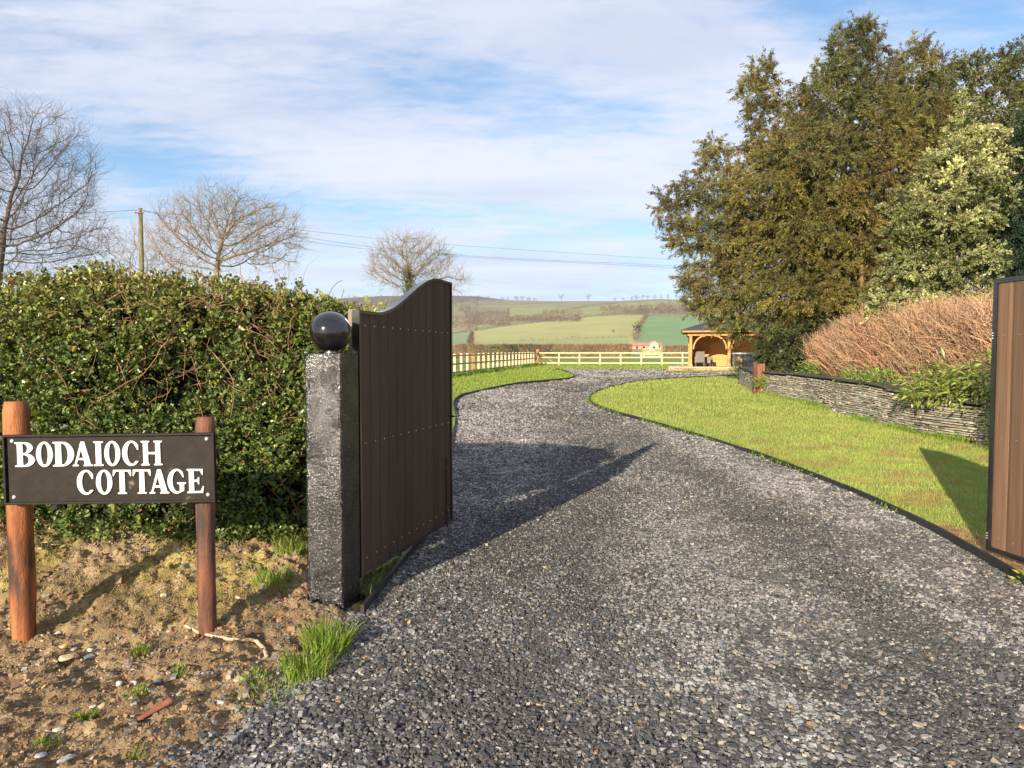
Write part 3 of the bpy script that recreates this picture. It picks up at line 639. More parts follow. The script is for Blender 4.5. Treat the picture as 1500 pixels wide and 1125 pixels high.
for ch, xa, xb in zip('BODAIOCH', (112, 250, 358, 485, 622, 692, 808, 930), (240, 357, 495, 615, 685, 795, 922, 1070)): letter(ch, (xa - 38) * u, (xb - 38) * u, zt(406), zt(248))
for ch, xa, xb in zip('COTTAGE', (508, 632, 742, 872, 978, 1098, 1225), (622, 738, 862, 990, 1108, 1218, 1335)): letter(ch, (xa - 38) * u, (xb - 38) * u, zt(589), zt(433))

# ---------------------------------------------------------------- stone gate pillars with balls
def m_blackstone():
    m = bpy.data.materials.new('black_painted_rough_stone'); m.use_nodes = True; nt = m.node_tree; N = nt.nodes; L = nt.links; b = N['Principled BSDF']
    b.inputs['Base Color'].default_value = (.012, .011, .010, 1); b.inputs['Roughness'].default_value = .27; b.inputs['Specular IOR Level'].default_value = .8
    tc = N.new('ShaderNodeTexCoord'); n = N.new('ShaderNodeTexNoise'); n.inputs['Scale'].default_value = 110; n.inputs['Detail'].default_value = 4; n.inputs['Roughness'].default_value = .55; L.new(tc.outputs['Object'], n.inputs[0])
    bp = N.new('ShaderNodeBump'); bp.inputs['Distance'].default_value = .0050; bp.inputs['Strength'].default_value = 1; L.new(n.outputs['Fac'], bp.inputs['Height']); L.new(bp.outputs[0], b.inputs['Normal'])
    n3 = N.new('ShaderNodeTexNoise'); n3.inputs['Scale'].default_value = 90; n3.inputs['Detail'].default_value = 5; L.new(tc.outputs['Object'], n3.inputs[0]); c3_ = N.new('ShaderNodeValToRGB'); L.new(n3.outputs['Fac'], c3_.inputs[0]); c3_.color_ramp.elements[0].position = .585; c3_.color_ramp.elements[0].color = (.011, .010, .010, 1); c3_.color_ramp.elements[1].position = .66; c3_.color_ramp.elements[1].color = (.12, .115, .11, 1); L.new(c3_.outputs[0], b.inputs['Base Color'])
    n2 = N.new('ShaderNodeTexNoise'); n2.inputs['Scale'].default_value = 8; n2.inputs['Detail'].default_value = 6; L.new(tc.outputs['Object'], n2.inputs[0]); mr = N.new('ShaderNodeMapRange'); L.new(n2.outputs['Fac'], mr.inputs[0]); mr.inputs[1].default_value = .42; mr.inputs[2].default_value = .62; mr.inputs[3].default_value = .11; mr.inputs[4].default_value = .38; mr.inputs[3].default_value = .85; mr.inputs[4].default_value = .34; b.inputs['Roughness'].default_value = .14; L.new(mr.outputs[0], b.inputs['Specular IOR Level'])
    return m
m_stone = m_blackstone()
m_ball = mat('gloss_black_paint', (.006, .006, .007), (.010, .010, .011), 4, .09, .15, 18, spec=.6, coat=.6, bdist=.002)
def pillar(corner, yaw, w, d, z0, z1, label, ball_label):
    r = empty('gate_pillar', (corner[0], corner[1], z0), label, 'pillar', 'black stone gate pillars')
    c, s = math.cos(yaw), math.sin(yaw); fx = np.array([c, s, 0]); fy = np.array([-s, c, 0]); o = np.array([corner[0], corner[1], 0.])
    nx, nz = 40, 240; V_, F_ = [], []
    b = MB()
    def face(p0, a, bdir, n_, wn, hn, la, lb):
        A, B = np.meshgrid(np.linspace(0, la, wn), np.linspace(0, lb, hn)); P = p0 + A[..., None] * a + B[..., None] * bdir
        edge = np.minimum(np.minimum(A, la - A), np.minimum(B, lb - B)); e_ = sstep(0, .012, edge)
        q = fbm(P[..., 0] * 95, P[..., 1] * 95 + 3, P[..., 2] * 95, 3) - .5
        P = P + n_ * ((q * .0024) * e_)[..., None] - n_ * (.006 * (1 - e_) ** 2)[..., None]
        b.add(P.reshape(-1, 3), gridfaces(hn, wn))
    zz = np.array([0, 0, 1.]); h = z1 - z0
    p00 = o + np.array([0, 0, z0])
    face(p00, fx, zz, -fy, 60, 420, w, h); face(p00 + fx * w, fy, zz, fx, 50, 300, d, h)
    face(p00 + fx * w + fy * d, -fx, zz, fy, 12, 60, w, h); face(p00 + fy * d, -fy, zz, -fx, 30, 120, d, h); face(p00 + zz * h, fx, fy, zz, 60, 60, w, d)
    b.build('shaft', m_stone, r, smooth=True)
    cx = o + fx * w / 2 + fy * d * .42
    n = MB(); n.lathe([(.036, z1 - .004), (.036, z1 + .004), (.028, z1 + .008), (.026, z1 + .02)], (cx[0], cx[1], 0), 20); 
    n.build('collar', m_steel, r, True)
    me = MB(); rr = .129; prof = [(max(.0015, rr * math.sin(t)), z1 + .004 + rr - rr * math.cos(t)) for t in np.linspace(0, math.pi, 40)]; me.lathe(prof, (cx[0], cx[1], 0), 56); me.build('ball', m_ball, r, True)
    return r
pc = at(447, 902, 4.20)
pillar((at(448, 700, 4.215)[0], 4.215), math.radians(-8), .236, .30, -.08, at(480, 517, 4.2)[2], 'left black rough stone gate pillar topped by a glossy black ball', '')
# weathered timber post behind the pillar that carries the leaf
tp = MB(); q = at(511.5, 453, 4.60); q2 = at(524, 453, 4.60); tp.box((q[0], 4.57, -.05), (q2[0], 4.66, q[2]), jit=.003)
tag(tp.build('gate_post', mat('grey_weathered_timber', (.11, .085, .06), (.27, .21, .155), 4, .85, .5, 60, stretch=(6, 6, .7), p=(.3, .6)), org=(q[0], 4.6, 0)), 'slim weathered timber post between the left pillar and the open gate', 'post')

# ---------------------------------------------------------------- gates
m_brown_board = mat('brown_composite_board', (.105, .072, .052), (.165, .112, .080), 4, .62, .35, 60, stretch=(22, 22, .35), attr=True, p=(.3, .6), c3=(.21, .145, .10), bdist=.002, spec=.25)
m_frame = mat('black_powder_coat', (.010, .010, .011), (.018, .018, .020), 12, .33, .1, 60, spec=.5, bdist=.0003, coat=1.)
def gate(name_label, H0, F0, bot0, bot1, top_f, n_boards, side, drop, tint, frame_w=.03, handle=True, brackets=False):
    """H0 hinge and F0 free foot points (x,y); side=+1 boards are seen from the left-hand normal"""
    H0, F0 = np.array(H0, float), np.array(F0, float); D = F0 - H0; Lg = np.linalg.norm(D); D /= Lg; Nn = np.array([D[1], -D[0]]) * side
    r = empty('driveway_gate', (H0[0], H0[1], 0.), name_label, 'gate', 'brown boarded driveway gates')
    def W(s, z, n): return np.array([H0[0] + D[0] * s + Nn[0] * n, H0[1] + D[1] * s + Nn[1] * n, z])
    bot = lambda s: bot0 + (bot1 - bot0) * s / Lg
    # outline
    ss = np.linspace(0, Lg, 49); out = [(s, bot(s)) for s in (0, Lg)] + [(s, top_f(s / Lg)) for s in ss[::-1]]
    out = np.array(out); n = len(out); inn = []
    for i in range(n):
        a, b_, c_ = out[i - 1], out[i], out[(i + 1) % n]; e1 = (b_ - a) / (np.linalg.norm(b_ - a) + 1e-9); e2 = (c_ - b_) / (np.linalg.norm(c_ - b_) + 1e-9)
        n1 = np.array([-e1[1], e1[0]]); n2 = np.array([-e2[1], e2[0]]); m_ = n1 + n2; m_ /= np.linalg.norm(m_); inn.append(b_ + m_ * frame_w / max(.5, m_ @ n1))
    inn = np.array(inn); f_ = MB()
    def ringv(P, nn): return [W(p[0], p[1], nn) for p in P]
    v = np.array(ringv(out, .012) + ringv(inn, .012) + ringv(inn, -.042) + ringv(out, -.042)); i = np.arange(n); j = (i + 1) % n
    fs = [np.stack([i + k * n, j + k * n, j + ((k + 1) % 4) * n, i + ((k + 1) % 4) * n], 1) for k in range(4)]
    f_.add(v, [np.concatenate(fs)]); fo = f_.build('frame', m_frame, r)
    # boards
    b = MB(); bw = (Lg - 2 * frame_w) / n_boards
    for k in range(n_boards):
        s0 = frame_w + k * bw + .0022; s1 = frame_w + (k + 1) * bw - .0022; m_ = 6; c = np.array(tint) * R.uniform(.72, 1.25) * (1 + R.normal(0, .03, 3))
        st = [s0 + (s1 - s0) * q / m_ for q in range(m_ + 1)]
        v = []
        for s in st:
            zt_, zb = top_f(s / Lg) - frame_w + .004, bot(s) + frame_w - .004
            ch = .0035 if s in (st[0], st[-1]) else 0
            v += [W(s, zb, .004 - ch), W(s, zt_, .004 - ch), W(s, zt_, -.018), W(s, zb, -.018)]
        v = np.array(v); fl = []
        for q in range(m_):
            a = q * 4
            for e_ in range(4): fl.append((a + e_, a + (e_ + 1) % 4, a + 4 + (e_ + 1) % 4, a + 4 + e_))
        fl += [(0, 3, 2, 1), (m_ * 4, m_ * 4 + 1, m_ * 4 + 2, m_ * 4 + 3)]; b.add(v, np.array(fl), c)
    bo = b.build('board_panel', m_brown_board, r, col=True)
    for z0_, z1_ in ((bot0 + .11, bot1 + .11), (.5 * (bot0 + top_f(0)) - .0, .5 * (bot0 + top_f(0)) - .0), (top_f(0) - .1, top_f(0) - .1)):
        t = MB(); v = [W(s, (z0_ if s < 1 else z1_) + dz, nn) for dz in (-.03, .03) for nn in (-.048, -.0185) for s in (frame_w, Lg - frame_w)]; t.add(v, BOXF); t.build('crossbar', m_frame, r)
        for k in range(n_boards):
            s = frame_w + (k + .5) * bw; c = W(s, z0_ + (z1_ - z0_) * s / Lg, .004); an = np.linspace(0, 2 * math.pi, 9)[:-1]; q = MB()
            v = [c + np.array([D[0] * math.cos(t_) * rr, D[1] * math.cos(t_) * rr, math.sin(t_) * rr]) + np.array([Nn[0], Nn[1], 0]) * nn for rr, nn in ((.0068, -.001), (.0058, .002), (.002, .003)) for t_ in an]
            f = [(a * 8 + j_, a * 8 + (j_ + 1) % 8, a * 8 + 8 + (j_ + 1) % 8, a * 8 + 8 + j_) for a in range(2) for j_ in range(8)]; q.add(v, [np.array(f), np.array([list(range(16, 24))])]); q.build('screw', m_steel, r)
    if drop:
        q = MB(); s = drop * Lg; q.tube([W(s, .10, .02), W(s, .72, .02)], .007, 10); q.box(W(s, .28, .012) - .012, W(s, .28, .012) + .012); q.box(W(s, .62, .012) - .012, W(s, .62, .012) + .012); q.build('drop_bolt', m_frame, r)
    if handle:
        q = MB(); s = Lg - .06; q.tube([W(s, 1.07, .005), W(s, 1.07, .045)], .009, 10); q.tube([W(s - .005, 1.07, .045), W(s + .115, 1.067, .045)], .0085, 10); q.build('handle', m_frame, r)
    if brackets:
        for z in brackets:
            q = MB(); q.box(W(Lg - .0, z - .028, -.05) - np.array([.045, .0, 0]), W(Lg + .0, z + .028, .0) + np.array([-.004, .012, 0])); q.build('hinge_bracket', m_frame, r)
            for dz in (-.02, 0, .02):
                w = MB(); c = W(Lg, z + dz, .004) + np.array([-.012, -.012, 0]); w.lathe([(.003, -.006), (.008, -.003), (.008, .003), (.003, .006)], c, 8); w.build('bolt', m_steel, r)
    return r
lo_, hi_ = 1.905, 2.255
def topL(t): 
    return lo_ + (hi_ - lo_) * float(sstep(.14, .82, t)) 
HL = (at(526, 700, 4.50)[0], 4.50); FL = (at(661.5, 700, 6.10)[0], 6.10)
gate('left driveway gate of shade-darkened brown boards standing open beside the black pillar', HL, FL, .125, .125, topL, 12, 1, .905, (.46, .42, .41), .022)  # tint darkens this leaf's boards as if in shade
FR = np.array([at(1452, 600, 5.30)[0], 5.30]); HR = FR + np.array([.22, -1.66])
def topR(t): return 1.86 + (2.195 - 1.86) * float(sstep(.10, .78, t))
gate('right driveway gate of brown boards tinted as if sunlit at the frame edge', HR, FR, .085, .085, topR, 12, -1, 0, (1.22, 1.04, .86), .036, False, (1.76, .20))  # same boards, tint lightened as if the sun were on them
pillar((HR[0] + .03, HR[1] - .34), math.radians(6), .236, .30, -.08, 1.62, 'right black stone gate pillar with its ball, beside the light brown gate', '')

# ---------------------------------------------------------------- dry stone wall
def drystone(name, line, zb, zt_, label, thick=.3, cat='wall', h_c=(.030, .062), l_c=(.16, .42), tone=(.36, .32, .26), coping=True):
    L_ = np.array(line); cum = np.concatenate([[0], np.cumsum(np.linalg.norm(np.diff(L_, axis=0), axis=1))]); T = cum[-1]
    def P(s): return np.array([np.interp(s, cum, L_[:, 0]), np.interp(s, cum, L_[:, 1])])
    def D(s): a, b = P(max(0, s - .2)), P(min(T, s + .2)); d = (b - a); return d / np.linalg.norm(d)
    r = empty(name, (L_[0][0], L_[0][1], zb(L_[0][0], L_[0][1])), label, cat)
    core = MB(); n = 40
    for i in range(n):
        s0, s1 = T * i / n, T * (i + 1) / n
        for_ = []
        for s in (s0, s1):
            p = P(s); d = D(s); nn = np.array([d[1], -d[0]]); z0 = zb(*p) - .1; z1 = zt_(p[1]) - .03
            for k in (.05, thick): for_ += [np.array([p[0] + nn[0] * k, p[1] + nn[1] * k, z0]), np.array([p[0] + nn[0] * k, p[1] + nn[1] * k, z1])]
        core.add(np.array(for_), np.array([[0, 1, 5, 4], [2, 6, 7, 3], [1, 3, 7, 5], [0, 4, 6, 2]]))
    core.build('core', mat('wall_core', (.02, .017, .014)), r)
    st = MB(); z = 0.; hmax = 1.3; row = 0
    while z < hmax:
        h = R.uniform(*h_c); s = -R.uniform(0, .1)
        while s < T:
            l = R.uniform(*l_c) * R.uniform(.6, 1.3); sm = min(max(s + l / 2, 0), T - .01); p = P(sm); d = D(sm); nn = np.array([d[1], -d[0]]); z0 = zb(*p) - .06; top = zt_(p[1]) - .03
            zz = z0 + z + (fbm(sm * .7, 0, row * .0 + 3, 2) - .5) * .10
            if zz + h < top and s + l < T + .12 and zz > z0 - .02:
                pr = R.uniform(-.022, .022); tl = R.normal(0, .03)
                d3 = np.array([d[0], d[1], tl]); n3 = np.array([nn[0], nn[1], 0.]); c = np.array([p[0], p[1], zz + h / 2])
                v = [c + d3 * i * (l - .008) / 2 * R.uniform(.9, 1.02) + n3 * ((pr + R.uniform(-.006, .006)) if k < 0 else .16) + np.array([0, 0, j * (h * R.uniform(.70, .95) - .010) / 2]) for j in (-1, 1) for k in (-1, 1) for i in (-1, 1)]
                t = R.uniform(.55, 1.45); st.add(v, BOXF, np.array(tone) * t * (1 + R.normal(0, .05, 3)))
            s += l
        z += h; row += 1
    st.build('stonework', mat('grey_slate_stone', (.7, .7, .7), (1.15, 1.12, 1.05), 12, .85, .6, 70, attr=True, bdist=.008), r, col=True)
    if coping:
        cpg = MB(); s = 0
        while s < T - .1:
            l = R.uniform(.5, 1.2); e_ = min(s + l, T); a, b = P(s), P(e_); zt0, zt1 = zt_(a[1]), zt_(b[1]); up = R.uniform(0, .02)
            cpg.beam((a[0] + .14, a[1], zt0 + up), (b[0] + .14, b[1] , zt1 + up), .40, .05); s = e_ + .006
        q = cpg.build('coping', mat('mossy_dark_coping', (.025, .024, .02), (.07, .065, .045), 6, .9, .7, 40, c3=(.10, .12, .035), p=(.35, .6), bdist=.01), r)
        bv = q.modifiers.new('b', 'BEVEL'); bv.width = .012; bv.segments = 2
    return r
def wt(y): return np.interp(y, [5, 11.8, 14.4, 14.6, 17, 22.7, 29], [.74, .76, .885, .955, 1.02, 1.07, 1.17])
drystone('stone_wall', WALL, lambda x, y: float(g(x, y)), wt, 'long low dry stone slate wall holding the terrace behind the right lawn')
drystone('stone_wall', [(8.15, 22.95), (9.55, 28.7)], lambda x, y: float(g(x, y)), wt, 'short grey stone wall stub beyond the rusty timber post', tone=(.22, .20, .17))
# ---------------------------------------------------------------- rusty timber post, stump of wood on the wall end
q0, q1 = at(1103.5, 577, 22.6), at(1117, 577, 22.6); zt_ = at(1110, 530, 22.6)[2]; zb_ = float(g(0, 22.6)) - .05
r = empty('timber_post', (q0[0], 22.6, zb_), 'rusty red timber post at the far end of the long stone wall', 'post')
b = MB(); b.box((q0[0], 22.56, zb_), (q0[0] + .10, 22.72, zt_), jit=.004); b.build('board', mat('dark_stained_timber', (.06, .03, .02), (.16, .07, .045), 4, .8, .4, 50, stretch=(6, 6, .8)), r)['label'] = 'darker left board'
b = MB(); b.box((q0[0] + .103, 22.5, zb_), (q1[0] + .03, 22.74, zt_ - .06), jit=.005); b.build('sleeper', mat('red_timber', (.13, .05, .028), (.28, .11, .05), 4, .75, .4, 50, stretch=(6, 6, .8)), r)
a = at(1075, 536, 28.4); b2 = at(1087, 523, 28.4)
b = MB(); b.box((a[0], 28.3, at(0, 537.5, 28.4)[2]), (b2[0] - .03, 28.5, at(0, 525, 28.4)[2]), jit=.01); b.box((a[0] + .05, 28.33, b2[2] - .06), (b2[0] - .09, 28.47, b2[2] + .02), jit=.01)
tag(b.build('wooden_stump', mat('pale_new_timber', (.40, .29, .11), (.60, .47, .22), 5, .8, .3, 60, stretch=(4, 4, 1)), org=(a[0], 28.4, at(0, 537.5, 28.4)[2])), 'small pale timber stump at the end of the stone wall stub', 'post')

# ---------------------------------------------------------------- fences
m_pale = mat('pale_sawn_timber', (.55, .40, .20), (.78, .60, .34), 3, .75, .3, 60, stretch=(3, 3, 1), p=(.3, .65))
m_orange_post = mat('orange_treated_timber', (.26, .11, .035), (.45, .20, .06), 3, .75, .3, 60)
fr_ = empty('rail_fence', (2.3, 60, float(g(0, 60))), 'straight pale post and rail fence beyond the drive, left of the oak shelter', 'fence', 'pale post and rail fences')
COR = np.array([2.3, 60.]); 
nf = 8
for i in range(1, nf + 1):
    x = 2.3 + i * 1.83 * (.99); z = float(g(0, 60)); b = MB(); b.box((x - .055, 60.0, z - .1), (x + .055, 60.11, z + 1.13), jit=.004); b.build('post', m_pale, fr_)
for zz in (.22, .70, 1.10):
    b = MB()
    for i in range(nf // 2):
        xa = 2.35 + i * 3.62; z = float(g(0, 60)) + zz; b.beam((xa, 59.97, z), (xa + 3.61, 59.97, z + R.normal(0, .008)), .04, .10)
    b.build('rail', m_pale, fr_)
b = MB(); z = float(g(0, 60)); b.box((2.12, 59.9, z - .1), (2.34, 60.1, z + 1.42), jit=.01); b.build('corner_post', m_orange_post, fr_)
b = MB(); b.beam((2.3, 60.15, z + 1.2), (3.9, 60.2, z + .1), .09, .09); b.beam((2.28, 59.9, z + 1.2), (1.9, 58.2, z + .1), .09, .09); b.build('brace', m_orange_post, fr_)
A0, A1 = np.array([2.15, 59.6]), np.array([-3.1, 35.0]); A2 = A1 + (A1 - A0) * .62
r2 = empty('rail_fence', (A1[0], A1[1], float(g(0, 35))), 'long post and rail fence running along the left verge, in shade on its near side', 'fence', 'pale post and rail fences')
Lf = np.linalg.norm(A2 - A0); d = (A2 - A0) / Lf; s = 1.2; nn = np.array([-d[1], d[0]]);
if nn[0] < 0: nn = -nn
m_railg = mat('shade_darkened_rail', (.30, .235, .16), (.46, .37, .26), 3, .8, .3, 60)  # rail timber colour darkened for the shaded near side
i = 0
while s < Lf:
    p = A0 + d * s; z = float(g(0, p[1])); b = MB(); w = .10 if i == 16 else .058; q = p - nn * .07
    b.box((q[0] - w, q[1] - .05, z - .1), (q[0] + w, q[1] + .05, z + 1.18), jit=.006); b.build('post', m_orange_post if i == 16 else m_pale, r2); s += 1.22; i += 1
for zz in (.20, .64, 1.08):
    b = MB(); n = 20
    for k in range(n):
        pa, pb_ = A0 + d * Lf * k / n, A0 + d * Lf * (k + 1) / n; b.beam((pa[0] + nn[0] * .03, pa[1], float(g(0, pa[1])) + zz), (pb_[0] + nn[0] * .03, pb_[1], float(g(0, pb_[1])) + zz), .045, .095)
    b.build('rail', m_railg, r2)

# ---------------------------------------------------------------- oak shelter on its stone plinth
m_oak = mat('golden_oak', (.36, .16, .045), (.58, .30, .09), 2.2, .65, .3, 60, stretch=(3, 3, 1), p=(.3, .65))
m_clad = mat('oak_cladding', (.50, .22, .045), (.68, .34, .08), 2.2, .6, .3, 60, stretch=(.6, 1, 6), p=(.3, .65))
GYf = 44.0; x0 = at(1009.5, 537, GYf)[0]; x1 = at(1130, 537, GYf)[0]; zf = at(1050, 537, GYf)[2]; ze = at(1050, 492, GYf)[2]; dep = 3.6
PXp = (at(985, 540, GYf - .9)[0])
pr = MB(); zb = float(g(0, 43)) - .1
pcore = empty('stone_plinth', (x0, GYf, zb), 'low honey coloured stone plinth under the oak shelter', 'plinth')
b = MB(); b.box((PXp + .06, 43.16, zb), (x1 + 1.4, 48.4, zf - .05)); b.build('core', mat('plinth_core', (.12, .09, .06)), pcore)
b = MB(); b.box((PXp, 43.08, zf - .055), (x1 + 1.46, 48.5, zf - .004)); b.build('paving', mat('pale_paving', (.42, .34, .25), (.55, .46, .36), 2, .85, .3, 30), pcore)
b = MB(); z = zb
while z < zf - .1:
    x = PXp; h = R.uniform(.06, .13)
    while x < x1 + 1.4: l = R.uniform(.15, .5); b.box((x, 43.07 + R.uniform(0, .03), z), (x + l - .015, 43.2, min(z + h - .012, zf - .06)), np.array([.42, .31, .18]) * R.uniform(.55, 1.35), jit=.006); x += l
    z += h
b.build('stonework', mat('honey_stone', (.8, .8, .8), (1.1, 1.1, 1.05), 8, .85, .4, 50, attr=True), pcore, col=True)
gz = empty('oak_shelter', (x0, GYf, zf), 'open fronted golden oak shelter with dark slate hipped roof under the yew', 'shelter')
xm = at(1065, 537, GYf)[0]; pw = .17
for (x, y) in ((x0 + pw / 2, GYf), (xm, GYf), (x1 - pw / 2, GYf), (x0 + pw / 2, GYf + dep), (x1 - pw / 2, GYf + dep)):
    b = MB(); b.box((x - pw / 2, y - pw / 2, zf), (x + pw / 2, y + pw / 2, ze)); b.box((x - pw / 2 - .03, y - pw / 2 - .03, zf), (x + pw / 2 + .03, y + pw / 2 + .03, zf + .16)); b.build('post', m_oak, gz)
b = MB(); b.box((x0 - .12, GYf - .1, ze), (x1 + .12, GYf + .1, ze + .2)); b.box((x0 - .12, GYf + dep - .1, ze), (x1 + .12, GYf + dep + .1, ze + .2)); b.box((x0, GYf + .1, ze), (x0 + .18, GYf + dep - .1, ze + .2)); b.box((x1 - .18, GYf + .1, ze), (x1, GYf + dep - .1, ze + .2)); b.build('wall_plate', m_oak, gz)
def brace(xa, sg):
    b = MB(); pts = []
    for t in np.linspace(0, 1, 9): pts.append((xa + sg * (.08 + .75 * (1 - math.cos(t * math.pi / 2))), GYf, ze - .85 + .85 * math.sin(t * math.pi / 2) + 0))
    for p, q in zip(pts[:-1], pts[1:]): b.beam(p, q, .09, .13, up=(0, 1, 0))
    b.build('curved_brace', m_oak, gz)
brace(x0 + pw, 1); brace(xm + pw / 2, 1); brace(xm - pw / 2, -1); brace(x1 - pw, -1)
b = MB(); z = zf
while z < ze: b.box((x0 + .18, GYf + dep - .05, z), (x1 - .18, GYf + dep - .02, z + .147), jit=.002); z += .15
b.build('back_wall', m_clad, gz)
b = MB(); z = zf
while z < ze: b.box((x0 + .05, GYf + .12, z), (x0 + .08, GYf + dep - .1, z + .147), jit=.002); z += .15
b.build('side_wall', m_clad, gz)
for xa, xb in ((x0 + .5, x0 + 2.0), (xm + .5, xm + 2.1)):
    b = MB(); b.beam((xa, GYf + dep - .10, zf + .9), (xb, GYf + dep - .10, ze - .15), .10, .12, up=(0, 1, 0)); b.build('diagonal_brace', m_oak, gz)
for xs in (xm - 1.1, xm + .1): b = MB(); b.box((xs, GYf + dep - .12, zf), (xs + .12, GYf + dep - .055, ze)); b.build('stud', m_oak, gz)
b = MB(); b.box((x0 - .42, GYf - .45, ze + .215), (x1 + .42, GYf - .42, ze + .36)); b.box((x0 - .42, GYf + dep + .42, ze + .215), (x1 + .42, GYf + dep + .45, ze + .36)); b.box((x0 - .45, GYf - .42, ze + .215), (x0 - .42, GYf + dep + .42, ze + .36)); b.box((x1 + .42, GYf - .42, ze + .215), (x1 + .45, GYf + dep + .42, ze + .36)); b.build('fascia', m_oak, gz)
e0, e1, f0, f1 = x0 - .5, x1 + .5, GYf - .5, GYf + dep + .5; zr = ze + .37; my = (f0 + f1) / 2; rid = .85
v = np.array([(e0, f0, zr), (e1, f0, zr), (e1, f1, zr), (e0, f1, zr), (e0 + 2.3, my, zr + rid), (e1 - 2.3, my, zr + rid), (e0, f0, zr - .04), (e1, f0, zr - .04), (e1, f1, zr - .04), (e0, f1, zr - .04)])
b = MB(); b.add(v, [np.array([[0, 1, 5, 4], [2, 3, 4, 5], [0, 6, 7, 1], [1, 7, 8, 2], [2, 8, 9, 3], [3, 9, 6, 0], [9, 8, 7, 6]]), np.array([[1, 2, 5], [3, 0, 4]])]); b.build('roof', mat('dark_slate_roof', (.022, .025, .032), (.055, .06, .075), 9, .6, .4, 25, stretch=(1, 1, 5)), gz)
b = MB(); b.box((x0 + .19, GYf + .11, ze + .07), (x1 - .19, GYf + dep - .11, ze + .1)); b.build('ceiling', m_clad, gz)

TH = math.radians(-13.5); gz.rotation_euler.z = TH; pcore.rotation_euler.z = TH
def rot_in(x, y): dx, dy = x - x0, y - GYf; return x0 + dx * math.cos(TH) - dy * math.sin(TH), GYf + dx * math.sin(TH) + dy * math.cos(TH)
m_wick = mat('grey_wicker', (.13, .12, .11), (.28, .26, .24), 40, .8, .6, 120, bdist=.01)
def armchair(x, y, ang, label):
    r = empty('wicker_armchair', (x, y, zf), label, 'chair', 'grey armchairs under the shelter'); c, s_ = math.cos(ang), math.sin(ang); z0 = zf
    def bx(n, lo, hi):
        b = MB(); b.box(lo, hi); v = b.v[0]; b.v[0] = np.column_stack([x + v[:, 0] * c - v[:, 1] * s_, y + v[:, 0] * s_ + v[:, 1] * c, z0 + v[:, 2]]); o = b.build(n, m_wick, r); m_ = o.modifiers.new('b', 'BEVEL'); m_.width = .03; m_.segments = 2
    bx('seat', (-.28, -.30, .24), (.28, .28, .42)); bx('backrest', (-.32, .24, .25), (.32, .34, .98)); bx('armrest', (-.36, -.3, .2), (-.285, .3, .64)); bx('armrest', (.285, -.3, .2), (.36, .3, .64))
    for i in (-.32, .28):
        for j in (-.29, .27): bx('leg', (i, j, 0), (i + .045, j + .045, .235))
armchair(at(1022, 530, 44.9)[0], 44.9, math.radians(195), 'pale grey wicker armchair, the one nearer the left oak post')
armchair(at(1036, 530, 45.8)[0], 45.8, math.radians(60), 'darker wicker armchair turned to the side, deeper in the shelter')
tb = empty('hot_tub', (x0, GYf, zf), 'square grey hot tub with pale rim inside the right bay of the shelter', 'hot tub')
hx0, hx1 = xm + .14, xm + 2.2; b = MB()
for k in range(12): w_k = (hx1 - hx0) / 12; b.box((hx0 + k * w_k, 44.75, zf + .03), (hx0 + (k + 1) * w_k - .012, 44.79, zf + .78))
b.box((hx0, 44.8, zf), (hx1, 46.9, zf + .79)); b.build('cabinet', mat('grey_tub_panel', (.10, .105, .115), (.15, .155, .165), 6, .5), tb)
b = MB(); b.box((hx0 - .04, 44.7, zf + .795), (hx1 + .04, 46.95, zf + .90)); o = b.build('rim', mat('pale_tub_rim', (.62, .60, .60), (.7, .68, .68), 6, .35), tb); m_ = o.modifiers.new('b', 'BEVEL'); m_.width = .03; m_.segments = 3
tb.rotation_euler.z = TH

# ---------------------------------------------------------------- farmhouse, field gate, pole and wires
HY = 176.; hb = np.array([(955 - 750) / 1000 * HY, HY, at(955, 512.5, HY)[2]]); zt2 = at(955, 506.5, HY)[2]
fh = empty('farmhouse', hb, 'distant farmhouse with pinkish walls and red tiled roof', 'house')
hx = hb[0]; b = MB(); b.box((hx - 5.2, HY, hb[2] - 2), (hx + 2.6, HY + 5, zt2)); b.build('wall', mat('pink_render', (.50, .28, .20), (.60, .35, .26), 1, .9), fh)
b = MB(); b.add([(hx - 5.5, HY - .3, zt2), (hx + 2.9, HY - .3, zt2), (hx + 2.9, HY + 5.3, zt2), (hx - 5.5, HY + 5.3, zt2), (hx - 5.3, HY + 2.5, zt2 + .9), (hx + 2.7, HY + 2.5, zt2 + .9)], [np.array([[0, 1, 5, 4], [2, 3, 4, 5], [3, 2, 1, 0]]), np.array([[1, 2, 5], [3, 0, 4]])]); b.build('roof', mat('red_tile_roof', (.36, .16, .10), (.50, .24, .17), 2, .9), fh)
b = MB(); b.box((hx - .9, HY - .9, hb[2] - 2), (hx + 1.5, HY - .1, zt2 + .25)); b.add([(hx - .9, HY - .9, zt2 + .26), (hx + 1.5, HY - .9, zt2 + .26), (hx + .3, HY - .9, zt2 + 1.2), (hx - .9, HY + 2, zt2 + .26), (hx + 1.5, HY + 2, zt2 + .26), (hx + .3, HY + 2, zt2 + 1.2)], [np.array([[0, 1, 2], [3, 5, 4]]), np.array([[0, 2, 5, 3], [1, 4, 5, 2]])]); b.build('gable', mat('pink_gable', (.58, .34, .27), (.66, .42, .33), 1, .9), fh)
b = MB()
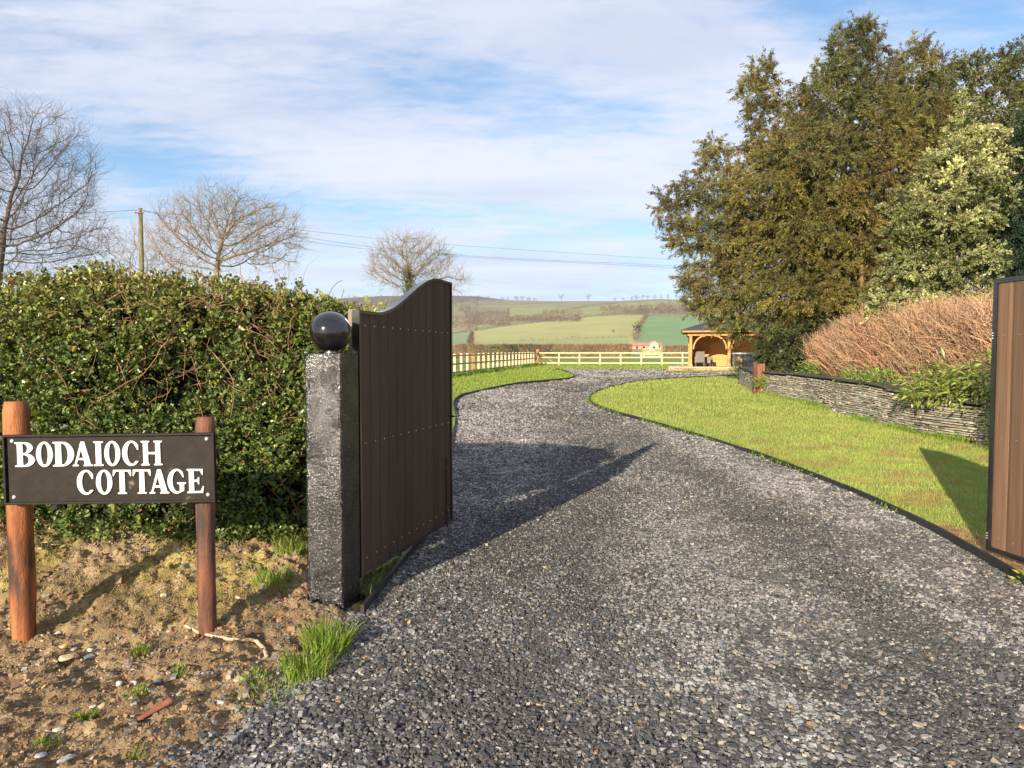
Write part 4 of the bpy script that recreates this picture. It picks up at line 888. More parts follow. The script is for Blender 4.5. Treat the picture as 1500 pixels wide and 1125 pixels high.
for sg in (-1, 1): b.beam((hx + .3 + sg * 1.35, HY + .4, zt2 + .2), (hx + .3, HY + .4, zt2 + 1.28), 2.8, .10, up=(0, 1, 0)) if 0 else b.add([(hx + .3, HY - 1, zt2 + 1.32), (hx + .3 + sg * 1.4, HY - 1, zt2 + .2), (hx + .3 + sg * 1.4, HY + 2, zt2 + .2), (hx + .3, HY + 2, zt2 + 1.32), (hx + .3, HY - 1, zt2 + 1.22), (hx + .3 + sg * 1.4, HY - 1, zt2 + .1), (hx + .3 + sg * 1.4, HY + 2, zt2 + .1), (hx + .3, HY + 2, zt2 + 1.22)], np.array([[0, 1, 2, 3], [4, 7, 6, 5], [0, 4, 5, 1], [1, 5, 6, 2], [2, 6, 7, 3]]))
b.build('gable_roof', mat('faded_tile_roof', (.42, .20, .14), (.52, .28, .20), 1, .9), fh)
for dx in (-4.2, -2.4, .0):
    yy = HY - .06 if dx < -1 else HY - .96; b = MB(); b.box((hx + dx, yy, zt2 - .75), (hx + dx + .6, yy + .1, zt2 - .15)); b.build('window', mat('window_glass', (.05, .05, .06), rough=.2), fh)
fg = empty('field_gate', (at(941, 520, 97)[0], 97, float(g(0, 97))), 'pale five bar field gate in the gap of the far hedge', 'gate'); gx0, gx1 = at(941, 520, 97)[0], at(968, 520, 97)[0]; z = float(g(0, 97))
for k, zz in enumerate((.25, .5, .75, 1.0, 1.3)): b = MB(); b.beam((gx0, 97, z + zz), (gx1, 97, z + zz), .05, .09); b.build('bar', m_pale, fg)
for xx in (gx0 - .1, gx1 + .1): b = MB(); b.box((xx - .1, 96.9, z - .1), (xx + .1, 97.1, z + 1.55)); b.build('post', m_orange_post, fg)
b = MB(); b.beam((gx0, 96.95, z + .25), ((gx0 + gx1) / 2, 96.95, z + 1.3), .05, .08); b.beam((gx1, 96.95, z + .25), ((gx0 + gx1) / 2, 96.95, z + 1.3), .05, .08); b.build('brace', m_pale, fg)

up = at(205.5, 305, 40); zb = float(g(0, 40)); r = empty('utility_pole', (up[0], 40, zb), 'mossy wooden utility pole standing behind the hedge between two bare trees', 'pole')
b = MB(); b.tube([(up[0] + .03, 40, zb - .3), (up[0] + .01, 40, (zb + up[2]) / 2), (up[0], 40, up[2])], [.16, .14, .115], 12); b.build('shaft', mat('mossy_pole_wood', (.10, .09, .035), (.22, .19, .09), 3, .9, .5, 30, stretch=(4, 4, .6)), r, True)
b = MB(); b.beam((up[0] - .26, 39.86, up[2] - .3), (up[0] + .26, 39.86, up[2] - .3), .06, .06); b.build('crossarm', m_dark_wood, r)
for dx in (-.22, 0, .22): b = MB(); b.lathe([(.02, -.26), (.045, -.24), (.03, -.2), (.045, -.17), (.015, -.13)], (up[0] + dx, 39.86, up[2]), 10); b.build('insulator', mat('pale_insulator', (.4, .38, .34), rough=.3), r)
m_wire = mat('grey_wire', (.16, .15, .17), rough=.6)
for k, (pa, pb_) in enumerate((((440, 337), (980, 380)), ((440, 347), (980, 389)), ((440, 353), (980, 391.5)))):
    dx = (-.22, 0, .22)[k]; s = np.array([up[0] + dx, 39.86, up[2] - .14]); Pm = at(pa[0], pa[1], 56); Pe = at(pb_[0], pb_[1], 95); mm = at(660, (358.5, 373, 375)[k], 68)
    ctrl = np.array([s, at(300, (318, 326, 331)[k], 48), Pm, mm, Pe, Pe + (Pe - mm) * .6]); ts = np.linspace(0, 5, 61); pts = []
    for t in ts:
        i = min(int(t), 4); u_ = t - i; p0, p1, p2, p3 = ctrl[max(i - 1, 0)], ctrl[i], ctrl[i + 1], ctrl[min(i + 2, 5)]
        pts.append(.5 * ((2 * p1) + (-p0 + p2) * u_ + (2 * p0 - 5 * p1 + 4 * p2 - p3) * u_ ** 2 + (-p0 + 3 * p1 - 3 * p2 + p3) * u_ ** 3))
    b = MB(); b.tube(pts, np.linspace(.008, .018, len(pts)), 5); tag(b.build('overhead_wire', m_wire, org=s), ('uppermost overhead wire running from the pole to the right', 'middle one of the three overhead wires', 'lowest of the three overhead wires')[k], 'wire', 'overhead wires')
b = MB(); b.tube([(up[0] - .22, 39.86, up[2] - .14), at(120, 312, 36), at(0, 306, 33), at(-140, 292, 30)], .011, 5); tag(b.build('overhead_wire', m_wire, org=up), 'overhead wire running left from the pole behind the big bare tree', 'wire', 'overhead wires')
# ---------------------------------------------------------------- growing trees: branches reach for points spread through the crown
def grow(att, trunk, D, infl, kill, iters=160, jit=.12, trop=(0, 0, 0)):
    nodes = [np.array(p, float) for p in trunk]; par = [-1] + list(range(len(trunk) - 1))
    att = np.array(att, float); P = np.array(nodes)
    dd = np.linalg.norm(att[:, None] - P[None], axis=2); near = dd.argmin(1); nd = dd.min(1); alive = np.ones(len(att), bool); trop = np.array(trop, float)
    done = {}
    for it in range(iters):
        k = alive & (nd < infl)
        if not k.any():
            if alive.any() and it < 40: infl *= 1.3; continue
            break
        idx = near[k]; v = att[k] - np.array(nodes)[idx]; v /= np.linalg.norm(v, axis=1, keepdims=True) + 1e-9
        acc = np.zeros((len(nodes), 3)); np.add.at(acc, idx, v); src = np.unique(idx)
        dirs = acc[src] + 0; dirs /= np.linalg.norm(dirs, axis=1, keepdims=True) + 1e-9
        dirs = dirs + R.normal(0, jit, dirs.shape) + trop; dirs /= np.linalg.norm(dirs, axis=1, keepdims=True)
        ok = np.array([done.get(int(s), 0) < 3 for s in src]); 
        if not ok.any(): break
        src, dirs = src[ok], dirs[ok]
        new = np.array([nodes[s] for s in src]) + dirs * D; n0 = len(nodes)
        for s, q in zip(src, new): nodes.append(q); par.append(int(s)); done[int(s)] = done.get(int(s), 0) + 1
        a = np.where(alive)[0]; d2 = np.linalg.norm(att[a][:, None] - new[None], axis=2); m = d2.min(1); b = d2.argmin(1) + n0
        u_ = m < nd[a]; nd[a[u_]] = m[u_]; near[a[u_]] = b[u_]; alive[a[m < kill]] = False
        if len(nodes) > 14000: break
    return np.array(nodes), np.array(par)
def radii(par, tip, e=2.2, n_trunk=0):
    n = len(par); r = np.zeros(n); ch = np.zeros(n, int)
    for i in range(n - 1, 0, -1):
        if ch[i] == 0: r[i] = tip ** e
        r[par[i]] += r[i]; ch[par[i]] += 1
    return r ** (1 / e), ch
def limbs(P, par, r, k=5, rmax=None):
    i = np.arange(1, len(P)); r = r if rmax is None else np.minimum(r, rmax)
    return segs(P[par[i]], P[i], np.minimum(r[par[i]], r[i] * 1.35), r[i], k)
def ell(c, rad, n, hollow=0.):
    d = rnd_dirs(n); u_ = R.random(n) ** (1 / 3); u_ = hollow + (1 - hollow) * u_; return np.array(c) + d * u_[:, None] * np.array(rad)
def twigs(P, par, r, thr, per, ln, rad, up=.25, spread=.8, gens=2, k=3):
    """thin curved side shoots, two generations"""
    V_, F_, off = [], [], 0
    i = np.where((r < thr) & (np.arange(len(P)) > 0))[0]; i = np.repeat(i, per); base_ = P[i]; d = P[i] - P[par[i]]; d /= np.linalg.norm(d, axis=1, keepdims=True) + 1e-9
    for g_ in range(gens):
        dr = d + rnd_dirs(len(d)) * spread + np.array([0, 0, up]); dr /= np.linalg.norm(dr, axis=1, keepdims=True)
        L_ = ln * (.62 ** g_) * R.lognormal(0, .35, len(d)); a = base_; rr = np.full(len(a), rad * .8 ** g_); st = []
        for q in range(3):
            b = a + dr * (L_ / 3)[:, None]; v, f = segs(a, b, rr, rr * .8, k); V_.append(v); F_.append(f + off); off += len(v); st.append((b, dr.copy())); a = b; rr = rr * .8
            dr = dr + R.normal(0, .22, dr.shape) + np.array([0, 0, .06]); dr /= np.linalg.norm(dr, axis=1, keepdims=True)
        base_ = np.concatenate([s[0] for s in st]); d = np.concatenate([s[1] for s in st])
        sel = R.random(len(base_)) < .75; base_, d = base_[sel], d[sel]
    return np.concatenate(V_), np.concatenate(F_)

m_bark_grey = mat('grey_winter_bark', (.10, .075, .05), (.20, .16, .10), 5, .9, .6, 30, c3=(.22, .21, .10))
m_bark_pur = mat('purplish_twig_bark', (.065, .05, .045), (.15, .115, .095), 5, .9, .5, 30)
m_bark_pale = mat('pale_bark', (.15, .105, .06), (.27, .20, .12), 5, .9, .5, 30, c3=(.22, .20, .09))  # paler brown bark tone
def lobes_at(lobes, Y, depth=1.0, hollow=0., dens=1.0, ymin=None):
    out = []
    for (px, py, rx, ry, n, *dy) in lobes:
        yy = Y + (dy[0] if dy else 0); c = at(px, py, yy); s = yy / 1000.
        p = ell((0, 0, 0), (rx * s, .5 * (rx + ry) * s * depth, ry * s), int(n * dens), hollow); out.append(c + p)
    return np.concatenate(out)
def bare_tree(Y, trunk_px, lobes, m, label, D=.35, tip=.011, e=2.15, tw=(.03, 2, .55, .006), zb=None, depth=.9, infl=4., ivy=False, twig_m=None, jit=.10):
    z0 = float(g(0, Y)) if zb is None else zb
    tr = [at(px, py, Y) for px, py in trunk_px]; tr[0][2] = z0
    tr = resample(np.array(tr), D)
    att = lobes_at(lobes, Y, depth); P, par = grow(att, tr, D, infl, D * 1.7, jit=jit)
    r, ch = radii(par, tip, e)
    root = empty('bare_tree', (tr[0][0], Y, z0), label, 'tree', 'leafless trees behind the hedge')
    v, f = limbs(P, par, r, 7); build('trunk', v, f, m, root, smooth=True)
    v, f = twigs(P, par, r, *tw); build('crown', v, f, twig_m or m, root)
    if ivy:
        k = (r > tip * 3.2) & (P[:, 2] < at(600, 392, Y)[2]); q = np.repeat(P[k], 260, axis=0) + R.normal(0, .30, (k.sum() * 260, 3)); v, f, c = scatter(LEAF_V, LEAF_F, q, frames(rnd_dirs(len(q)), R.uniform(0, 6, len(q))), np.full(len(q), .16), jitcol((.07, .085, .02), len(q), .3))
        build('ivy', v, f, mat('ivy_leaf', (.9, .9, .9), (1.1, 1.1, 1.1), 2, .6, attr=True), root, col=c)
    return root
bare_tree(28, [(-12, 560), (-6, 470), (-2, 400), (4, 350)], [(-10, 290, 150, 125, 1100), (60, 240, 85, 85, 480), (70, 330, 95, 62, 420), (-60, 250, 110, 120, 350), (118, 372, 62, 26, 150), (30, 195, 55, 45, 130)],
          m_bark_pur, 'large bare tree with purplish twigs cut off by the left edge', D=.24, tip=.0085, e=2.12, tw=(.024, 3, .5, .0052))
bare_tree(46, [(318, 560), (318, 470), (317, 405), (319, 380)], [(335, 340, 112, 56, 1100), (240, 350, 30, 30, 90), (425, 350, 26, 34, 110), (290, 322, 60, 42, 300), (375, 338, 62, 46, 350), (330, 300, 60, 28, 220), (400, 375, 42, 28, 160), (255, 375, 42, 34, 140)],
          m_bark_pale, 'broad rounded bare tree with pale limbs right of the utility pole', D=.34, tip=.015, e=2.15, tw=(.045, 3, .66, .0085))
bare_tree(60, [(215, 540), (213, 440), (214, 410)], [(212, 380, 38, 34, 260), (180, 370, 30, 30, 100), (245, 388, 30, 28, 120)], m_bark_pale, 'smaller pale bare tree showing behind the utility pole', D=.42, tip=.014, tw=(.04, 3, .8, .009))
bare_tree(75, [(603, 535), (602, 450), (600, 425), (598, 410)], [(600, 388, 66, 44, 1200), (600, 375, 48, 32, 260), (672, 415, 18, 20, 60)], m_bark_pale, 'round headed bare tree with ivy on its trunk above the open gate', D=.5, tip=.020, e=2.2, tw=(.06, 4, 1.0, .012), ivy=True)
if 0: bare_tree(85, [(684, 530), (686, 450), (686, 430)], [(686, 418, 17, 18, 120)], m_bark_pur, 'slight bare tree just right of the open gate top', D=.5, tip=.013, tw=(.03, 2, .8, .007))

# ---------------------------------------------------------------- evergreen crowns
m_yew = mat('yew_foliage', (.85, .85, .85), (1.15, 1.15, 1.1), 1.2, .6, attr=True, transl=.12, spec=.4)
m_yewbark = mat('yew_bark', (.14, .07, .035), (.32, .19, .10), 4, .9, .6, 30)
def evergreen(name, label, Y, trunks, lobes, leaf_c, n_leaf, size, D=.4, tip=.012, sig=.24, depth=.85, zb=None, mleaf=None, rust=0., droop=-.45, thr=.04, cat='tree', infl=4., narrow=.30, mb=None, hollow=.15, group=None, c2=None, dens=1.):
    z0 = float(terr(Y)) if zb is None else zb
    tr0 = resample(np.array([[*at(px, py, Y + dy)] for px, py, dy in trunks[0]]), D); tr0[0][2] = z0 - .1
    trunk = list(tr0); nodes0 = trunk
    att = lobes_at(lobes, Y, depth, hollow, dens); att = att[att[:, 2] > z0 + .15]
    P, par = grow(att, nodes0, D, infl, D * 1.6)
    r, ch = radii(par, tip, 2.2)
    root = empty(name, (tr0[0][0], Y, z0), label, cat, group)
    v, f = limbs(P, par, r, 6, .32)
    for t in trunks[1:]:
        q = np.array([[*at(px, py, Y + dy)] for px, py, dy in t]); q = smooth_line(q, 2); b = MB(); b.tube(q, np.linspace(.085, .03, len(q)) * (Y / 26), 7); v2, f2 = b.v[0], np.concatenate(b.f[4]); f = np.concatenate([f, f2 + len(v)]); v = np.concatenate([v, v2])
    build('trunk', v, f, mb or m_yewbark, root, smooth=True)
    k = np.where((r < thr) & (np.arange(len(P)) > 0))[0]; SP = 8; per = max(1, int(n_leaf / len(k) / SP)); clump = R.normal(0, 1, (len(P), 3))
    bd = (P[k] - P[par[k]]); bd /= np.linalg.norm(bd, axis=1, keepdims=True) + 1e-9; ks = np.repeat(k, SP); sd = np.repeat(bd, SP, axis=0) * .75 + rnd_dirs(len(ks)) * .9 + np.array([0, 0, droop * .6]); sd /= np.linalg.norm(sd, axis=1, keepdims=True)
    sl = sig * R.uniform(1.6, 3.6, len(ks)); j = np.repeat(np.arange(len(ks)), per); i = ks[j]; n = len(i); t = R.random(n)[:, None] ** .8
    pos = P[i] + sd[j] * t * sl[j][:, None] + np.array([0, 0, droop]) * (t ** 2) * sl[j][:, None] * .45 + R.normal(0, sig * .16, (n, 3))
    d = sd[j] * .8 + rnd_dirs(n) * .65 + np.array([0, 0, droop * .5])
    if len(ks) > 4000: clump[:, 1] = 0
    tone = np.clip(1 + .28 * clump[:, 0], .4, 1.6)[i]; col = np.array(leaf_c)[None] * tone[:, None]
    if c2 is not None: w = sstep(.42, .62, fbm(P[i][:, 0] * .45, P[i][:, 1] * .45, P[i][:, 2] * .45, 3))[:, None]; col = col * (1 - w) + np.array(c2) * tone[:, None] * w
    if rust:
        w = (R.random(n) < rust) | ((fbm(P[i][:, 0] * .7, 3, P[i][:, 2] * .7, 3) > .66) & (R.random(n) < .25)); col[w] = np.array([.17, .085, .03])
    col = np.clip(col * (1 + R.normal(0, .2, (n, 1))) * (1 + R.normal(0, .07, (n, 3))), .003, .9)
    sb = R.normal(0, .16, len(ks)); col = np.clip(col * (1 + sb[j])[:, None], .003, .9)
    s = size * R.lognormal(0, .3, n); v, f, c = scatter(LEAF_V, LEAF_F, pos, frames(d, R.uniform(0, 6.28, n)), np.column_stack([s * narrow, s, s * narrow]), col)
    build('crown', v, f, mleaf or m_yew, root, col=c); return root
YEWC = (.152, .128, .030); YEWG = (.098, .104, .028)
evergreen('yew_tree', 'huge old yew tree, its brownish green crown overhanging the oak shelter', 26.5,
   [[(1232, 545, 0), (1228, 480, 0), (1232, 420, 0), (1236, 360, 0), (1232, 300, 0), (1236, 230, 0)], [(1180, 530, -2.2), (1168, 450, -2.6), (1172, 400, -2.8), (1160, 340, -2.2)], [(1262, 520, -2.6), (1262, 400, -3.2), (1260, 320, -3.2), (1266, 250, -2.4)]],
   [(1245, 110, 46, 82, 430, -1), (1262, 60, 24, 40, 90, -1), (1222, 170, 62, 70, 380, -1), (1340, 130, 46, 72, 380), (1320, 190, 70, 70, 350, -1.5), (1185, 160, 34, 50, 170, -1), (1190, 300, 130, 120, 900, -1.5), (1240, 240, 90, 90, 500, -1.5), (1130, 390, 80, 60, 420, -1.5), (1070, 330, 60, 60, 300), (1100, 472, 34, 12, 90, -2), (1058, 476, 22, 12, 50, -1.5), (1074, 494, 12, 16, 26, -1.2), (1040, 462, 26, 16, 70, -1), (1112, 135, 30, 52, 210), (1120, 205, 34, 40, 150), (1180, 235, 70, 78, 480, -1.5), (1145, 300, 78, 70, 440, -1.5), (1045, 225, 28, 30, 110), (1000, 290, 40, 26, 130), (1012, 345, 44, 34, 120), (980, 318, 22, 16, 40), (1055, 280, 46, 50, 200),
    (1290, 290, 100, 90, 620, -2), (1200, 350, 90, 80, 560, -2.5), (1090, 360, 60, 60, 300, -1), (1045, 425, 48, 42, 250, -1), (1110, 430, 60, 40, 300, -2), (1180, 440, 70, 36, 300, -3), (1260, 420, 85, 60, 400, -2), (1330, 400, 60, 70, 250, -1), (1370, 200, 50, 70, 200), (1085, 468, 16, 20, 30, -1), (1010, 395, 20, 24, 60), (1330, 330, 50, 60, 200)],
   YEWC, 900000, .074, D=.30, tip=.010, sig=.17, rust=.012, thr=.034, c2=YEWG, droop=-.35, narrow=.32, dens=1.5)
evergreen('yew_tree', 'second dark yew tree rising behind the variegated holly at the right', 33,
   [[(1430, 520, 0), (1430, 400, 0), (1440, 300, 0), (1440, 200, 0)]],
   [(1432, 110, 34, 34, 200), (1398, 120, 26, 34, 140), (1450, 180, 60, 60, 380), (1492, 100, 30, 42, 220), (1545, 110, 50, 70, 300), (1500, 200, 60, 70, 350), (1400, 210, 50, 70, 220), (1420, 300, 80, 80, 260), (1560, 280, 90, 120, 300), (1475, 78, 14, 18, 50)],
   (.085, .09, .022), 120000, .16, D=.45, tip=.014, sig=.27, rust=.01, thr=.05, c2=YEWG)
evergreen('conifer_tree', 'very dark bluish conifer at the right edge above the light gate', 18.5,
   [[(1530, 560, 0), (1530, 400, 0), (1530, 250, 0)]], [(1525, 250, 40, 100, 400), (1520, 350, 58, 90, 420), (1540, 180, 28, 70, 150), (1480, 395, 34, 52, 160), (1498, 300, 28, 60, 160), (1550, 420, 80, 60, 200)],
   (.022, .045, .022), 110000, .07, D=.25, tip=.01, sig=.14, thr=.04, droop=-.1, narrow=.35)
m_var = mat('variegated_leaf', (.9, .9, .9), (1.1, 1.1, 1.0), 4, .35, attr=True, transl=.15, spec=.5)
m_greybark = mat('olive_holly_bark', (.14, .12, .05), (.28, .24, .11), 5, .85, .4, 30)
evergreen('holly_tree', 'variegated holly tree with creamy yellow leaves above the russet shrubs', 17.5,
   [[(1395, 540, 0), (1396, 440, 0), (1404, 330, 0), (1408, 240, 0), (1411, 170, 0)]], [(1410, 165, 11, 36, 60), (1412, 215, 38, 32, 130), (1405, 262, 66, 42, 270), (1445, 205, 26, 28, 60), (1445, 290, 40, 50, 130), (1380, 320, 76, 46, 320), (1345, 340, 50, 40, 170), (1385, 385, 82, 46, 330), (1330, 400, 46, 40, 160), (1300, 445, 40, 26, 90), (1370, 440, 80, 30, 260), (1440, 420, 28, 44, 120), (1460, 235, 20, 30, 50), (1310, 300, 24, 22, 40)],
   (.33, .335, .14), 105000, .058, D=.23, tip=.007, sig=.105, thr=.028, droop=-.15, narrow=.55, mleaf=m_var, mb=m_greybark, c2=(.15, .17, .06), hollow=.35)
evergreen('yew_bush', 'low dark green yew bush at the far end of the stone wall', 23.6,
   [[(1155, 556, 0), (1155, 520, 0)]], [(1150, 505, 46, 26, 260), (1172, 480, 34, 26, 180), (1190, 520, 26, 22, 100), (1130, 530, 24, 12, 60), (1195, 480, 20, 26, 60)],
   (.035, .055, .018), 50000, .08, D=.2, tip=.008, sig=.12, thr=.03, cat='bush', c2=(.06, .075, .02))

# ---------------------------------------------------------------- russet shrubs on the terrace and leafy plants over the wall
def shrub_row():
    k = 6; ys = np.linspace(13.3, 20.2, k); m = mat('russet_twig', (.85, .85, .85), (1.15, 1.15, 1.15), 3, .8, attr=True)
    names = ['russet twiggy shrub nearest the light gate, tallest of the row', 'russet twiggy shrub second from the light gate', 'russet twiggy shrub third from the light gate',  'russet twiggy shrub third from the dark yew bush', 'russet twiggy shrub second from the dark yew bush', 'russet twiggy shrub next to the dark yew bush']
    for i, yc in enumerate(ys):
        top = np.interp(yc, [11, 13, 16, 18.6, 20.3, 21.5], [1.95, 1.92, 1.86, 1.70, 1.3, .85]); n = 5600
        y = yc + R.uniform(-.9, .9, n) + R.normal(0, .2, n); x = 9.35 + R.random(n) * 1.5 + .1 * (21 - yc) * .3 + R.normal(0, .06, n) + .012 * (y - 16) ** 2 * 0
        x = np.where(R.random(n) < .6, 9.3 + R.random(n) * .5, x)
        z = terr(y) - .02 + R.random(n) ** 1.2 * top * .55; ln = np.minimum(R.uniform(.35, .9, n) * top, np.maximum(.12, top * (.88 + .22 * vnoise(y * 1.6, x * 1.6)) - (z - terr(y))))
        nc = 34; cx = 9.35 + R.random(nc) ** 1.6 * 1.3; cy = yc + R.uniform(-1.0, 1.0, nc); ch_ = R.uniform(.72, 1.10, nc); ci = R.integers(0, nc, n)
        rr_ = R.random(n) ** .5 * .30; an_ = R.uniform(0, 6.28, n); sx_, sy_ = np.cos(an_) * rr_, np.sin(an_) * rr_; f0 = R.random(n) ** 1.1 * .75; x = cx[ci] + sx_ * (.35 + f0); y = cy[ci] + sy_ * (.35 + f0); z = terr(y) - .02 + f0 * top * ch_[ci]; ln = np.minimum(R.uniform(.22, .6, n) * top, np.maximum(.10, (1.04 - f0) * top * ch_[ci]))
        a = np.column_stack([x, y, z]); d = np.column_stack([sx_ * 1.5 + R.normal(0, .34, n), sy_ * 1.5 + R.normal(0, .34, n), np.ones(n)]); d /= np.linalg.norm(d, axis=1, keepdims=True); b = a + d * (ln * .5)[:, None]; d2 = d + R.normal(0, .5, d.shape); d2 /= np.linalg.norm(d2, axis=1, keepdims=True); c = b + d2 * (ln * .5)[:, None]
        r0 = np.full(n, .0065); v1, f1 = segs(a, b, r0, r0 * .8, 3); v2, f2 = segs(b, c, r0 * .8, r0 * .35, 3)
        hue = np.clip(fbm(y * .9, x, 3, 3) + R.normal(0, .16, nc)[ci], 0, 1)[:, None]; col = (np.array([.36, .18, .10]) * hue * 1.2 + np.array([.38, .28, .16]) * (1 - hue)) * (1 + R.normal(0, .42, (n, 1)))
        col = np.clip(col * .85, .03, .9); cc = np.repeat(col, 6, axis=0)
        r = empty('russet_shrub', (9.6, yc, float(terr(yc))), names[i], 'shrub', 'russet shrubs on the terrace')
        build('stems', np.concatenate([v1, v2]), np.concatenate([f1, f2 + len(v1)]), m, r, col=np.concatenate([cc, cc]))
        # dry seed heads and thin leaves catch the light at the tips
        q = np.repeat(c, 2, axis=0) + R.normal(0, .05, (2 * n, 3)); dd = rnd_dirs(len(q)) + np.array([0, 0, .4]); v, f, c_ = scatter(LEAF_V, LEAF_F, q, frames(dd, R.uniform(0, 6, len(q))), np.column_stack([np.full(len(q), .010), np.full(len(q), .05), np.full(len(q), .01)]), jitcol((.42, .25, .15), len(q), .35, .1))
        build('dry_leaves', v, f, m, r, col=c_)
shrub_row()
m_leafy = mat('glossy_green_leaf', (.9, .9, .9), (1.1, 1.1, 1.1), 6, .38, attr=True, transl=.2, spec=.5)
def leafy(name, label, pts, n, size, c, sig, droop, narrow=.3, cat='shrub', group=None, stem=True, mm=None, c2=None):
    pts = np.array(pts); i = R.integers(0, len(pts), n); off = R.normal(0, 1, (n, 3)) * np.array(sig); pos = pts[i] + off
    rt = empty(name, pts.min(0) * [0, 0, 1] + pts.mean(0) * [1, 1, 0], label, cat, group)
    d = off / np.array(sig) * .5 + rnd_dirs(n) * .6 + np.array([-.35, -.2, droop]); s = size * R.lognormal(0, .25, n)
    col = jitcol(c, n, .28, .08); 
    if c2 is not None: k = R.random(n) < .22; col[k] = jitcol(c2, k.sum(), .2, .08)
    v, f, c_ = scatter(LEAF_V, LEAF_F, pos, frames(d, R.uniform(-.8, .8, n)), np.column_stack([s * narrow, s, s * narrow]), col); build('foliage', v, f, mm or m_leafy, rt, col=c_)
    if stem:
        k = R.integers(0, n, n // 14); a = pts[i[k]] - np.array([-.15, 0, .2]); sv, sf = segs(a, pos[k], np.full(len(k), .008), np.full(len(k), .004), 4); build('stems', sv, sf, m_greybark, rt)
    return rt
pl_ = [at(px, py, Y) for px, py, Y in ((1435, 540, 12.2), (1415, 550, 12.6), (1440, 570, 12.2), (1400, 562, 12.8), (1375, 556, 13.2), (1425, 580, 12.2), (1350, 560, 13.6), (1395, 580, 12.5), (1450, 560, 11.8), (1370, 575, 12.8), (1385, 545, 13.4), (1340, 575, 13.3))]
leafy('leafy_shrub', 'glossy green shrub with drooping leaves spilling over the stone wall', pl_, 2400, .150, (.21, .25, .055), (.13, .20, .085), -.35, .26, c2=(.42, .42, .12))
leafy('leafy_shrub', 'dark ivy leaved shrub close behind the edge of the light gate', [at(px, py, 10.9) for px, py in ((1462, 560), (1460, 600), (1458, 620), (1466, 640), (1462, 535))], 1500, .055, (.06, .085, .025), (.10, .2, .14), -.2, .6)
for (px, py, Y, s, lb) in ((1192, 540, 20.6, .16, 'small bright green plant on the wall top by the dark bush'), (1262, 552, 16.6, .20, 'low green plant on the wall top left of the mossy coping'), (1290, 556, 15.6, .17, 'low green plant at the start of the mossy coping'), (1120, 560, 22.3, .17, 'ivy sprig hanging over the wall beside the rusty post')):
    leafy('wall_plant', lb, [at(px, py, Y)], 420, .09, (.20, .30, .06), (s * 1.4, s, s * .5), .2, .35, 'plant', 'plants on the wall top', False)

# ---------------------------------------------------------------- the big hedge
HT_px = [(-60, 414), (0, 409), (100, 395), (150, 388), (250, 406), (330, 403), (390, 412), (450, 424), (490, 440), (520, 452)]
hx_ = [at(p, q, 5.15)[0] for p, q in HT_px]; hz_ = [at(p, q, 5.15)[2] - .06 for p, q in HT_px]
def htop(x): return np.interp(x, hx_, hz_) - np.interp(x, [-3.8, -1.5], [.045, .0]) + (fbm(np.asarray(x) * 2.6, 1.3, 0, 3) - .5) * .10
def hfront(x, z):
    u_ = np.clip((z - .25) / 2., 0, 1); return 4.92 + .18 * (1 - np.minimum(1, (1 - u_) * 4)) ** 2 * 2 + (fbm(x * 1.3, z * 1.3, 3, 3) - .5) * .42 + (fbm(x * 5, z * 5, 9, 3) - .5) * .26 - .10 * sstep(.75, .35, z)
hd = empty('hedge', (-3.5, 5.6, .35), 'thick evergreen hedge with glossy small leaves behind the name sign', 'hedge')
